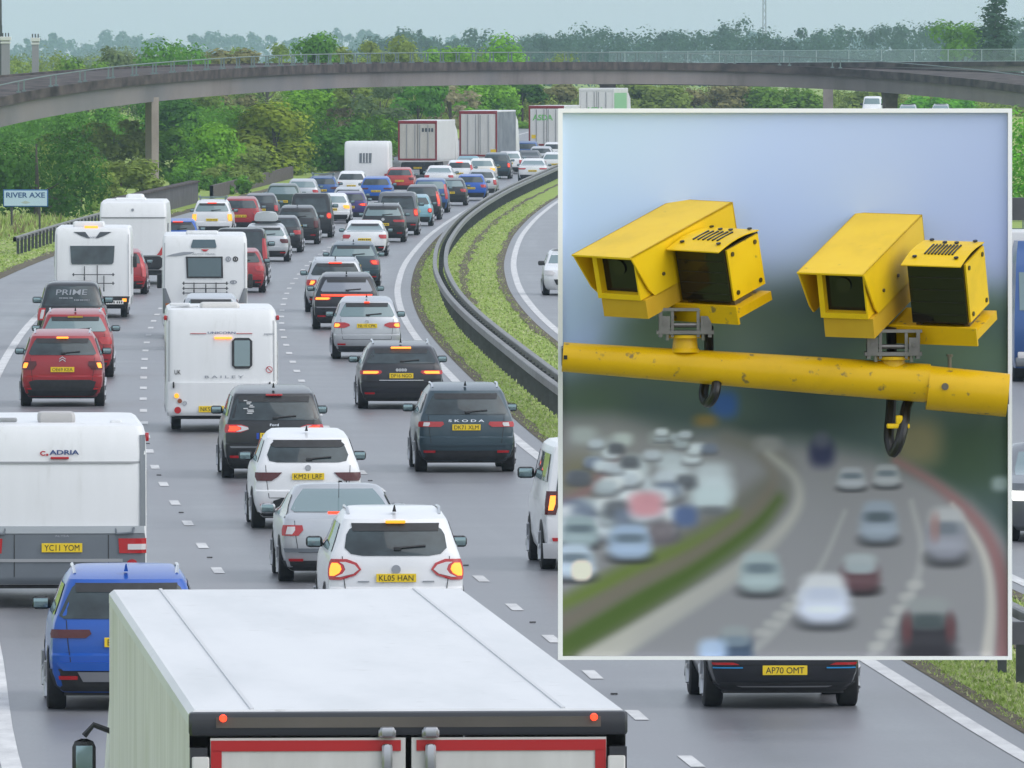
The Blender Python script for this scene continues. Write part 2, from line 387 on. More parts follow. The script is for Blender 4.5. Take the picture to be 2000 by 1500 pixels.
# ---------------------------------------------------------------- curved flyover
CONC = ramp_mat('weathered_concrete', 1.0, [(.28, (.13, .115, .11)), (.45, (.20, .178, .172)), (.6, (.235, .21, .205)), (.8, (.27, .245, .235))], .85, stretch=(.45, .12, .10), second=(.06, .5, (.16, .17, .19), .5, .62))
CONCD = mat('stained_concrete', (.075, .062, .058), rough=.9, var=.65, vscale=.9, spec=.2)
CONCL = mat('pale_concrete', (.30, .26, .235), rough=.85, var=.25, vscale=.5, spec=.2)
RAILM = mat('pale_green_rail', (.17, .225, .215), rough=.5, metal=.2)
bp = [(-720, 345, 655), (-230, 245, 688), (0, 188, 703), (140, 163, 712), (285, 146, 724), (500, 131, 752), (700, 124.5, 786), (900, 122, 815), (1100, 121, 838), (1300, 122, 860), (1500, 127, 866), (1700, 137, 862), (1850, 149, 850), (2000, 166, 836), (2260, 205, 812), (2800, 345, 740)]
HAUNCH = lambda i: 1.62 + .42 * max(0.0, 1 - i / 34.0)
_bs = np.arange(len(bp), dtype=float); _bw = [on(*b) for b in bp]
def bpt(s):
    return Vector([float(_catmull(_bs, np.array([p[k] for p in _bw]), s)) for k in range(3)])
SS = np.linspace(0, len(bp) - 1, 90)
BP = [bpt(s) for s in SS]
def bframe(i):
    t = (BP[min(i + 1, len(BP) - 1)] - BP[max(i - 1, 0)]); t.z = 0; t.normalize(); return Vector((t.y, -t.x, 0))  # towards the viewer
def sweep(mb, prof, mi=0, rng=None):
    rows = []
    for i in (rng or range(len(BP))):
        nrm = bframe(i); rows.append([BP[i] + nrm * a + Vector((0, 0, b if b > -1.6 else -HAUNCH(i))) for a, b in prof])
    rows = [r + [r[0]] for r in rows]; mb.grid(rows, mi)
fly = empty('flyover', BP[0] - Vector((0, 0, 6))); tag(fly, 'long curved concrete flyover with green railings crossing above the queue', 'bridge')
fly.location = (0, 0, 0)
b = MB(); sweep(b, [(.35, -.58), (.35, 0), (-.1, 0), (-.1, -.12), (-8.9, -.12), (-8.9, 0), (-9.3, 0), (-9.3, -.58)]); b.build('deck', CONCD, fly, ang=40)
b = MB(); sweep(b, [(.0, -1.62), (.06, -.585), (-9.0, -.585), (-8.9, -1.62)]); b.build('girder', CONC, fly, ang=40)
b = MB()
for dz, r in ((.70, .038),):
    b.tube([BP[i] + bframe(i) * .1 + Vector((0, 0, dz)) for i in range(len(BP))], r, 5)
b.build('top_rail', RAILM, fly)
L = [0.0]
for i in range(1, len(BP)): L.append(L[-1] + (BP[i] - BP[i - 1]).length)
def bat(l):
    i = int(np.clip(np.searchsorted(L, l) - 1, 0, len(BP) - 2)); t = (l - L[i]) / (L[i + 1] - L[i]); return BP[i].lerp(BP[i + 1], t), bframe(i)
l = 24.0; n = 0
while l < L[-1] - 4 and n < 98:
    for dl in (0, .75):
        p, nr = bat(l + dl); q = MB(); q.box(p + nr * .1 + Vector((0, 0, .34)), (.09, .09, .72)); q.box(p + nr * .1 + Vector((0, 0, .05)), (.26, .2, .1)); q.build('rail_post', RAILM, fly, smooth=False); n += 1
    l += 4.3
# concrete joint blocks along the parapet
def pier(px, Y, wd, dp, m, rot, flare=0, ztop=None):
    p = on(px, 300, Y); z1 = ztop; z0 = gz(Y) - .3; q = MB()
    M = Matrix.Translation((p.x, Y, 0)) @ Matrix.Rotation(R(rot), 4, 'Z')
    def rg(z, k): return [M @ Vector((i * wd / 2 * k, j * dp / 2, z)) for i, j in ((-1, -1), (1, -1), (1, 1), (-1, 1))]
    q.loft([rg(z0, 1), rg(z1 - .9, 1), rg(z1, 1 + flare)]); q.build('pier', m, fly, smooth=False)
pier(297, 726, .56, .68, CONCL, 38, ztop=on(297, 196, 726).z + .2)
pier(1187, 873, 1.1, .8, CONCD, 10, ztop=on(1187, 159, 873).z + .1)
pier(1738, 862, .95, .9, mat('brown_concrete', (.14, .105, .085), rough=.9, var=.2), 12, .35, ztop=on(1738, 182, 862).z + .4)

fb = empty('footbridge', (0, 0, 0)); tag(fb, 'far straight bridge with tall pale mesh fence beyond the flyover', 'bridge')
Yb = 985.0
a0, a1 = on(1190, 124, Yb + 40), on(2150, 119, Yb - 10)
def seg(mb, p, q, dz0, dz1, dep, mi=0):
    mb.add([(p.x, p.y, p.z+dz0), (q.x, q.y, q.z+dz0), (q.x, q.y, q.z+dz1), (p.x, p.y, p.z+dz1), (p.x, p.y+dep, p.z+dz0), (q.x, q.y+dep, q.z+dz0), (q.x, q.y+dep, q.z+dz1), (p.x, p.y+dep, p.z+dz1)],
           [(0, 1, 2, 3), (5, 4, 7, 6), (4, 0, 3, 7), (1, 5, 6, 2), (3, 2, 6, 7), (4, 5, 1, 0)], mi)
q = MB(); seg(q, a0, a1, -.42, 0, 4); q.build('deck', CONCD, fb, smooth=False)
q = MB(); seg(q, a0 + Vector((0, .3, 0)), a1 + Vector((0, .3, 0)), -.85, -.42, 3.4); q.build('girder', CONC, fb, smooth=False)
pb = on(1626, 300, Yb); q = MB(); zt = a0.lerp(a1, .45).z - .8; q.box((pb.x, Yb + 14, (gz(Yb) + zt) / 2 - .1), (.85, .8, zt - gz(Yb) + .2)); q.build('pier', CONCL, fb, smooth=False)
for i in range(15):
    t = (i + .5) / 15; p = a0.lerp(a1, t); q = MB(); q.box(p + Vector((0, .1, .52)), (.07, .07, 1.1)); q.build('fence_post', mat('pale_fence_post', (.42, .5, .5), rough=.6), fb, smooth=False)
q = MB()
for dz in (.03, 1.05):
    q.tube([a0 + Vector((0, .1, dz)), a1 + Vector((0, .1, dz))], .03, 4)
k = 0
n_ = int((a1 - a0).length / .14)
for i in range(n_):
    p = a0.lerp(a1, i / n_); q.box(p + Vector((0, .1, .54)), (.022, .02, 1.02))
q.build('fence_mesh', mat('pale_fence_mesh', (.40, .50, .50), rough=.6), fb, smooth=False)

# ---------------------------------------------------------------- river parapet, sign, masts
wl = empty('parapet_wall', (0, 0, 0)); tag(wl, 'plain grey parapet wall over the river beside the left verge', 'wall')
q = MB(); wy = [548, 570, 595, 618, 634]
q.grid([[(ex(y) - 15.6, y, gz(y) - .1), (ex(y) - 15.6, y, gz(y) + 1.12), (ex(y) - 15.95, y, gz(y) + 1.12), (ex(y) - 15.95, y, gz(y) - .1)] for y in wy])
ye = wy[-1]; q.add([(ex(ye) - 15.6, ye, -.1), (ex(ye) - 15.6, ye, gz(ye) + 1.12), (ex(ye) - 15.95, ye, gz(ye) + 1.12), (ex(ye) - 15.95, ye, -.1)], [(0, 1, 2, 3)])
q.build('panel', mat('grey_brown_wall', (.085, .08, .083), rough=.85, var=.3, vscale=.8), wl, smooth=False)
q = MB(); q.grid([[(ex(y) - 15.5, y, gz(y) + 1.12), (ex(y) - 15.5, y, gz(y) + 1.22), (ex(y) - 16.05, y, gz(y) + 1.22), (ex(y) - 16.05, y, gz(y) + 1.12)] for y in wy]); q.build('coping', CONCD, wl, smooth=False)
wl2 = MB(); wy = [650, 670, 690, 715, 740]
wl2.grid([[(ex(y) - 15.6, y, gz(y) - .1), (ex(y) - 15.6, y, gz(y) + .75), (ex(y) - 15.8, y, gz(y) + .75), (ex(y) - 15.8, y, gz(y) - .1)] for y in wy])
tag(wl2.build('low_wall', mat('brown_low_wall', (.09, .075, .065), rough=.9, var=.3), smooth=False), 'low brown wall in front of the thicket, beyond the grey parapet', 'wall')

Ysn = at(50, 452).y; sg = empty('road_sign', at(50, 452)); tag(sg, 'pale blue RIVER AXE sign on two posts at the left verge', 'sign')
spx = Ysn / F; sw, sh = 88 * spx, 34 * spx; zc = on(50, 387, Ysn).z - gz(Ysn)
q = MB(); q.box((0, 0, zc), (sw, .05, sh), ch=.02); q.build('panel', mat('sign_blue_border', (.02, .12, .32), rough=.4), sg)
q = MB(); q.box((0, -.032, zc), (sw - .1, .012, sh - .1)); pn = q.build('sign_face', mat('sign_pale_blue', (.48, .62, .72), rough=.4), sg)
q = MB(); add_text(q, 'RIVER AXE', lambda u, v: (u, -.045, zc + .14 + v), width=sw * .86, height=.24, bold=.02); q.build('lettering', mat('sign_blue_ink', (.012, .07, .22), rough=.5), sg)
q = MB(); q.add([(-.22, -.044, zc - .2), (0, -.044, zc - .12), (.22, -.044, zc - .2), (0, -.044, zc - .26)], [(0, 3, 2, 1)]); q.build('emblem', mat('sign_emblem', (.42, .48, .42), rough=.5), sg)
for x in (-sw * .31, sw * .31):
    q = MB(); q.cyl((x, .08, -.2), (x, .08, zc + sh / 2), .05, n=8); q.build('post', mat('sign_post', (.06, .055, .05), rough=.6), sg)

MASTM = mat('mast_concrete', (.26, .25, .27), rough=.7); MASTW = mat('mast_white', (.62, .62, .60), rough=.5)
def mast(px, ytop, w1, lab, Y=1010):
    p = on(px, ytop, Y); t = empty('lighting_mast', (p.x, Y, gz(Y))); tag(t, lab, 'lighting mast', 'pale masts at the left edge')
    k = Y / F; hz = p.z - gz(Y); q = MB(); q.box((0, 0, hz / 2), (w1 * k, w1 * k, hz)); q.build('column', MASTM, t, smooth=False)
    q = MB(); q.box((0, 0, hz - .15), (w1 * k * 1.35, w1 * k * 1.35, .34), ch=.04); q.box((0, 0, hz - .5), (w1 * k * 1.2, w1 * k * 1.2, .16)); q.build('lamp_head', MASTW, t, smooth=False)
    q = MB(); 
    for i in (-1, 0, 1): q.cyl((i * .25, 0, hz), (i * .25, 0, hz + .35), .06, n=6)
    q.build('finial', DKST, t)
mast(11, 72, 16, 'pale square mast with white head, at the very left edge of the picture')
mast(69, 74, 13, 'pale square mast with white head, the slimmer one further from the left edge')
q = MB(); p = on(1, 75, 1030); q.cyl((p.x, 1030, gz(1030)), (p.x, 1030, on(1, -60, 1030).z), .17, .1, n=8); q.box((p.x, 1030, on(1, 60, 1030).z), (.3, .3, 1.0)); tag(q.build('pole', DKST), 'thin dark pole rising into the sky above the left mast', 'pole')
tm = empty('radio_mast', (on(1493, 60, 2600).x, 2600, 3)); tag(tm, 'slender lattice radio mast on the skyline above the far bridge', 'radio mast')
zt = on(1493, -30, 2600).z - 3; q = MB()
for i, j in ((-1, -1), (1, -1), (1, 1), (-1, 1)): q.cyl((i * .4, j * .4, 0), (i * .3, j * .3, zt), .09, n=5)
for k in range(14):
    z0, z1 = zt * k / 14, zt * (k + 1) / 14; q.cyl((-.38, -.38, z0), (.38, -.38, z1), .05, n=4); q.cyl((.38, -.38, z0), (-.38, -.38, z1), .05, n=4)
q.build('lattice', mat('mast_grey', (.2, .21, .24), rough=.6), tm)

# ---------------------------------------------------------------- trees and far woodland
def leaf_mat(name, col, var=.35):
    m, n, b = node_mat(name); oi = n.nodes.new('ShaderNodeObjectInfo'); tc = n.nodes.new('ShaderNodeTexCoord')
    nz = n.nodes.new('ShaderNodeTexNoise'); nz.inputs['Scale'].default_value = 1.1; nz.inputs['Detail'].default_value = 3; n.links.new(tc.outputs['Object'], nz.inputs['Vector'])
    h = n.nodes.new('ShaderNodeHueSaturation'); h.inputs['Color'].default_value = (*col, 1); h.inputs['Saturation'].default_value = 1.0
    mr = n.nodes.new('ShaderNodeMapRange'); mr.inputs[1].default_value = .3; mr.inputs[2].default_value = .7; mr.inputs[3].default_value = 1 - var; mr.inputs[4].default_value = 1 + var
    n.links.new(nz.outputs['Fac'], mr.inputs[0]); n.links.new(mr.outputs[0], h.inputs['Value'])
    m2 = n.nodes.new('ShaderNodeMapRange'); m2.inputs[3].default_value = .485; m2.inputs[4].default_value = .515; n.links.new(oi.outputs['Random'], m2.inputs[0]); n.links.new(m2.outputs[0], h.inputs['Hue'])
    n.links.new(h.outputs[0], b.inputs['Base Color']); b.inputs['Roughness'].default_value = .7; b.inputs['Specular IOR Level'].default_value = .15
    b.inputs['Specular IOR Level'].default_value = .04; b.inputs['Roughness'].default_value = .9
    tr = n.nodes.new('ShaderNodeBsdfTranslucent'); mx = n.nodes.new('ShaderNodeMixShader'); mx.inputs[0].default_value = .35; n.links.new(h.outputs[0], tr.inputs['Color'])
    n.links.new(b.outputs[0], mx.inputs[1]); n.links.new(tr.outputs[0], mx.inputs[2]); n.links.new(mx.outputs[0], n.nodes['Material Output'].inputs['Surface'])
    return m
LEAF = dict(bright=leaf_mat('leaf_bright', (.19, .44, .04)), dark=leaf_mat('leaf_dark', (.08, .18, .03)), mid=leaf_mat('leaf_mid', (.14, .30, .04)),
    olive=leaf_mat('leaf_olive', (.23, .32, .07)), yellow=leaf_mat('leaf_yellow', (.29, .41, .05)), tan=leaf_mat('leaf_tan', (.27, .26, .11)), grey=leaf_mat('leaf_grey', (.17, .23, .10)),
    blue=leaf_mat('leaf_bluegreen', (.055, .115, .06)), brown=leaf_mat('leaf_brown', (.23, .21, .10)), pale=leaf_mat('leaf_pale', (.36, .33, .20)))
BARK = mat('bark', (.10, .085, .07), rough=.9, var=.3, vscale=3)
def leaf_cloud(rg, centres, radii, n, size, flat=.75, tall=1.0):
    """n leaf-sized quads spread over and inside the clumps"""
    k = len(centres); wts = radii ** 2; idx = rg.choice(k, n, p=wts / wts.sum())
    d = rg.normal(size=(n, 3)); d /= np.linalg.norm(d, axis=1)[:, None]
    r = radii[idx] * (1 - .45 * rg.random(n) ** 2.2) * (1 + .15 * rg.normal(size=n)); p = centres[idx] + d * r[:, None] * np.array([1, 1, flat])
    nm = d + rg.normal(size=(n, 3)) * .34 + np.array([0, 0, .35]); nm /= np.linalg.norm(nm, axis=1)[:, None]
    u = np.cross(nm, rg.normal(size=(n, 3))); u /= np.linalg.norm(u, axis=1)[:, None]; v = np.cross(nm, u)
    s = size * (.55 + .9 * rg.random(n)); u *= s[:, None] * .5; v *= (s * tall)[:, None] * .5
    q = np.stack([p - u - v * .4, p + u * .3 - v, p + u + v * .4, p - u * .3 + v], 1)
    return q.reshape(-1, 3), np.arange(4 * n).reshape(n, 4)
def mesh_np(name, v, f, m, parent=None):
    me = bpy.data.meshes.new(name); me.from_pydata(v.tolist(), [], f.tolist()); me.materials.append(m)
    o = bpy.data.objects.new(name, me); COL.objects.link(o)
    if parent is not None: o.parent = parent
    return o
def crown_geo(seed, kind):
    """crown in a unit-ish space: width 2, height 2 (z 0..2)"""
    rg = np.random.default_rng(seed); n = {'round': 15, 'tall': 16, 'spread': 18, 'loose': 18, 'conifer': 16}[kind]; c = []; r = []
    for i in range(n):
        a = rg.random() * 6.28; t = rg.random()
        if kind == 'tall': z = .25 + 1.6 * (i / n); w_ = .55 * (1 - abs(z - .9) / 1.5); rad = .30 + .12 * rg.random()
        elif kind == 'conifer': z = .15 + 1.8 * (i / n); w_ = .42 * (1 - z / 2.2); rad = .36 * (1 - z / 2.4) + .06
        elif kind == 'spread': z = .12 + 1.3 * rg.random(); w_ = .85 * math.sqrt(max(.05, 1 - ((z - .6) / 1.2) ** 2)); rad = .28 + .18 * rg.random()
        elif kind == 'loose': z = .2 + 1.6 * rg.random(); w_ = .75 * math.sqrt(max(.05, 1 - ((z - .8) / 1.25) ** 2)); rad = .16 + .18 * rg.random()
        else: z = .25 + 1.35 * rg.random(); w_ = .62 * math.sqrt(max(.05, 1 - ((z - .95) / 1.05) ** 2)); rad = .34 + .16 * rg.random()
        q = math.sqrt(.25 + .75 * rg.random()); c.append((math.cos(a) * w_ * q, math.sin(a) * w_ * q, z)); r.append(rad)
    return np.array(c), np.array(r), rg
TREE_N = [0]
def tree(px, ybase_d, ytop, wpx, kind, leaf, label, zb=None, group='trees and bushes beside the motorway', n=2600, leafpx=5.0, trunk=True):
    Y = ybase_d; z1 = on(px, ytop, Y).z; x = on(px, ytop, Y).x; z0 = gz(Y) - .1; hh = z1 - z0; wd = wpx * Y / F
    TREE_N[0] += 1; c, r, rg = crown_geo(100 + TREE_N[0] * 7, kind)
    t = empty('tree' if hh > 4 else 'bush', (x, Y, z0)); tag(t, label, 'tree' if hh > 4 else 'bush', group)
    sc = np.array([wd / 2 / 1.05, wd / 2 / 1.05, hh / 2.0])
    c = c * sc; rad = r * (sc[0] * .62 + sc[2] * .38); c[:, 2] = np.clip(c[:, 2], 0, hh - rad * .72)
    v, f = leaf_cloud(rg, c, rad, int(n * 1.5), leafpx * Y / F, flat=.85); v[:, 2] *= hh / np.percentile(v[:, 2], 99.7); v[:, 0] *= wd / (np.percentile(v[:, 0], 98.5) - np.percentile(v[:, 0], 1.5)); v[:, 2] = np.maximum(v[:, 2], .03)
    mesh_np('crown', v, f, LEAF[leaf], t)
    q = MB(); q.tube([(0, 0, -.2), (.05 * wd * .2, 0, hh * .3), (.02, .05, hh * .75)], [hh * .03, hh * .022, hh * .008], 7)
    for i in range(0, len(c), 3): q.tube([(0, 0, hh * .25), tuple(c[i] * np.array([.5, .5, .75])), tuple(c[i])], [hh * .013, hh * .009, hh * .004], 5)
    q.build('trunk', BARK, t)
    return t
T = tree
T(70, 575, 232, 240, 'spread', 'dark', 'big dark green bush behind the RIVER AXE sign', n=5200)
T(222, 745, 236, 150, 'loose', 'olive', 'grey-green loose tree left of the flyover pier', n=3000)
T(140, 735, 256, 120, 'loose', 'olive', 'olive loose bush behind the dark bush near the sign', n=2400)
T(236, 612, 312, 130, 'loose', 'olive', 'low olive bush at the foot of the flyover pier', n=2400)
T(345, 735, 250, 90, 'loose', 'mid', 'mid green ragged tree just right of the flyover pier', n=2400)
T(404, 700, 243, 104, 'round', 'bright', 'bright green rounded tree above the grey parapet wall', n=3600)
T(338, 830, 190, 120, 'round', 'dark', 'dark green tree directly behind the flyover pier', n=3000)
T(425, 835, 180, 130, 'loose', 'olive', 'olive tree under the flyover behind the bright rounded tree', n=2800)
T(478, 712, 286, 90, 'loose', 'olive', 'brownish green shrub right of the bright rounded tree', n=2400)
T(536, 752, 200, 150, 'tall', 'yellow', 'tall yellow-green tree behind the queue of cars', n=4200)
T(600, 840, 172, 130, 'round', 'bright', 'fresh green tree high under the flyover', n=3400)
T(590, 800, 262, 110, 'loose', 'olive', 'olive scrub tree below the fresh green tree', n=2600)
T(668, 770, 236, 124, 'round', 'mid', 'mid green tree left of the white box van', n=3400)
T(742, 862, 164, 130, 'loose', 'grey', 'grey twiggy tree behind the first far lorry', n=2000)
T(690, 880, 170, 90, 'loose', 'olive', 'thin olive tree between the grey twiggy tree and the green one', n=2000)
T(815, 930, 160, 110, 'loose', 'mid', 'green tree under the flyover above the first far lorry', n=2600)
T(880, 960, 166, 100, 'loose', 'pale', 'pale blossoming tree under the flyover', n=1500)
T(660, 800, 210, 60, 'loose', 'pale', 'pale twiggy shrub above the white box van', n=900)
T(945, 985, 158, 130, 'round', 'bright', 'bright green tree under the flyover between two far lorries', n=3000)
T(1020, 1000, 160, 90, 'loose', 'dark', 'dark green gap tree under the flyover above the third far lorry', n=2400)
T(1010, 975, 235, 60, 'round', 'mid', 'small green bush between the second and third far lorries', n=1600)
T(1085, 1010, 164, 90, 'loose', 'tan', 'tan scrub bush under the flyover left of the tallest far lorry', n=1800)
T(1275, 1040, 162, 130, 'loose', 'olive', 'olive bush under the flyover right of the tallest far lorry', n=2400)
T(1400, 1050, 164, 140, 'loose', 'tan', 'tan and green scrub under the flyover above the framed picture', n=2400)
T(1530, 1050, 166, 150, 'round', 'mid', 'mid green bush under the flyover left of the pale pier', n=2600)
T(1690, 1060, 176, 110, 'loose', 'olive', 'olive bush beside the white lorry under the flyover', n=2000)
T(1830, 1060, 188, 150, 'loose', 'bright', 'bright green bush under the right end of the flyover', n=2200)
T(158, 600, 322, 110, 'loose', 'olive', 'low olive bush on the verge between the RIVER AXE sign and the parapet', n=2200)
T(452, 690, 322, 110, 'loose', 'olive', 'olive bush behind the low brown wall', n=2200)
T(545, 770, 300, 100, 'loose', 'mid', 'low green bush at the foot of the yellow-green tree', n=2000)
T(2030, 560, 205, 190, 'round', 'bright', 'large bright green tree behind the railing at the right edge', n=3600)
fz = empty('metal_fence', (0, 0, 0)); tag(fz, 'grey-green metal railing beyond the opposite carriageway at the right edge', 'fence')
for i in range(16):
    x0 = on(1950, 460, 515).x + i * .55; q = MB(); q.box((x0, 515, .8), (.06, .06, 1.6)); q.build('fence_post', mat('fence_green_grey', (.12, .16, .15), rough=.6), fz, smooth=False)
q = MB(); q.box((on(1950, 460, 515).x + 4.1, 515.06, 1.45), (8.5, .04, .08)); q.box((on(1950, 460, 515).x + 4.1, 515.06, .25), (8.5, .04, .08)); q.build('rail', mat('fence_green_grey', (.12, .16, .15), rough=.6), fz, smooth=False)
# above and beyond the flyover
T(345, 1000, 80, 160, 'spread', 'mid', 'rounded green tree standing above the flyover on the left', n=4200)
T(170, 1010, 113, 120, 'spread', 'mid', 'lower green tree above the flyover, left of the rounded one', n=3000)
T(70, 1005, 150, 110, 'spread', 'mid', 'small green bush above the flyover beside the masts', n=2000)
T(230, 1060, 92, 110, 'loose', 'grey', 'grey-green tree behind the lower green tree above the flyover', n=2000)
T(440, 1060, 96, 110, 'loose', 'tan', 'tan scrub above the flyover right of the rounded green tree', n=2200)
T(520, 1070, 88, 130, 'loose', 'olive', 'olive scrub above the flyover, middle of the left half', n=2200)
T(614, 1020, 66, 92, 'round', 'mid', 'dark domed green tree above the flyover, near the middle', n=3600)
T(690, 1075, 82, 110, 'loose', 'olive', 'olive bush above the flyover right of the domed tree', n=2200)
T(780, 1065, 72, 130, 'loose', 'olive', 'broad olive green bush above the flyover over the far lorries', n=2600)
T(875, 1060, 92, 110, 'loose', 'bright', 'low bright green bush above the flyover over the far lorries', n=2400)
T(990, 1030, 70, 108, 'round', 'bright', 'bright green rounded tree above the flyover near the middle', n=3600)
T(1943, 1150, -14, 100, 'conifer', 'blue', 'tall dark conifer at the top right corner', n=2600)
T(1880, 1180, 40, 120, 'loose', 'mid', 'green tree below the tall dark conifer', n=2200)
T(2010, 1100, 250, 130, 'round', 'bright', 'bright green tree at the right edge below the flyover', n=2200)
def wood(name, Y, px0, px1, ytops, leaf, seed, ntree, quads, sizepx, depth, wpx=(50, 110)):
    rg = np.random.default_rng(seed); V = []; Fc = []; o = 0
    for i in range(ntree):
        px = px0 + (px1 - px0) * (i + rg.random()) / ntree; Yt = Y + rg.random() * depth
        yt = np.interp(px, [a for a, _ in ytops], [b for _, b in ytops]) + rg.normal() * 7
        p = on(px, yt, Yt); z0 = gz(Yt); hh = p.z - z0; wd = (wpx[0] + rg.random() * (wpx[1] - wpx[0])) * Yt / F; k = 8
        cz = z0 + hh * (.15 + .75 * rg.random(k)); cx = p.x + (rg.random(k) - .5) * wd; cy = Yt + (rg.random(k) - .5) * wd
        rad = wd * (.16 + .14 * rg.random(k)); cz = np.minimum(cz, z0 + hh - rad * .8)
        v, f = leaf_cloud(rg, np.stack([cx, cy, cz], 1), rad, quads, sizepx * Yt / F, flat=.95); v[:, 2] = np.maximum(v[:, 2], z0)
        V.append(v); Fc.append(f + o); o += len(v)
    return tag(mesh_np(name, np.concatenate(V), np.concatenate(Fc), LEAF[leaf]), kind='stuff')
wood('thicket', 810, -80, 560, [(0, 225), (150, 215), (300, 205), (420, 205), (560, 205)], 'mid', 11, 30, 900, 5.5, 90, (60, 120))
wood('thicket', 570, -90, 40, [(-90, 250), (40, 300)], 'dark', 21, 5, 900, 5.5, 40, (60, 120))
wood('thicket', 660, 60, 265, [(60, 290), (265, 335)], 'olive', 22, 10, 900, 5.5, 40, (50, 90))
wood('thicket', 668, 340, 470, [(340, 330), (470, 345)], 'mid', 23, 8, 800, 5.5, 25, (40, 70))
wood('thicket', 745, 470, 600, [(470, 320), (600, 330)], 'olive', 24, 8, 800, 5.5, 30, (50, 80))
wood('thicket', 760, 380, 760, [(380, 215), (560, 215), (700, 235), (760, 220)], 'mid', 12, 22, 800, 5, 120, (60, 110))
wood('thicket', 1000, 700, 1130, [(700, 185), (800, 180), (960, 190), (1130, 172)], 'olive', 13, 26, 700, 5, 60, (50, 100))
wood('thicket', 1085, 1180, 2060, [(1180, 165), (1500, 170), (1800, 180), (2000, 195)], 'olive', 14, 40, 600, 5, 60, (60, 110))
wood('thicket', 1090, -60, 1100, [(0, 120), (250, 108), (480, 98), (700, 92), (900, 100), (1100, 104)], 'olive', 15, 52, 600, 5, 80, (50, 110))
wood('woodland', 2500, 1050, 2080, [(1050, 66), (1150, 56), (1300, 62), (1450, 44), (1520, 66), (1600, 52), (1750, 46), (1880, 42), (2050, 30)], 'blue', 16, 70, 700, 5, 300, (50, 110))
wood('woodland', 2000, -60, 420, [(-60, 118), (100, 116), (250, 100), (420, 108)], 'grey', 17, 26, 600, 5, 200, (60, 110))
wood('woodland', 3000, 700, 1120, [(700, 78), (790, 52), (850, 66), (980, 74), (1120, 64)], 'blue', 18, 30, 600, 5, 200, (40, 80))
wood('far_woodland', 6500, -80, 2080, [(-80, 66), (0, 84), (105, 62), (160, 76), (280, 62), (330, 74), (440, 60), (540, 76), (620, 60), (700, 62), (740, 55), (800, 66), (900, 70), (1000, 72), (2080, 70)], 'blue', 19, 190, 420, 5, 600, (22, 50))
for px, yt in ((108, 50), (222, 47), (288, 46), (436, 46), (752, 28), (710, 48)):
    pass
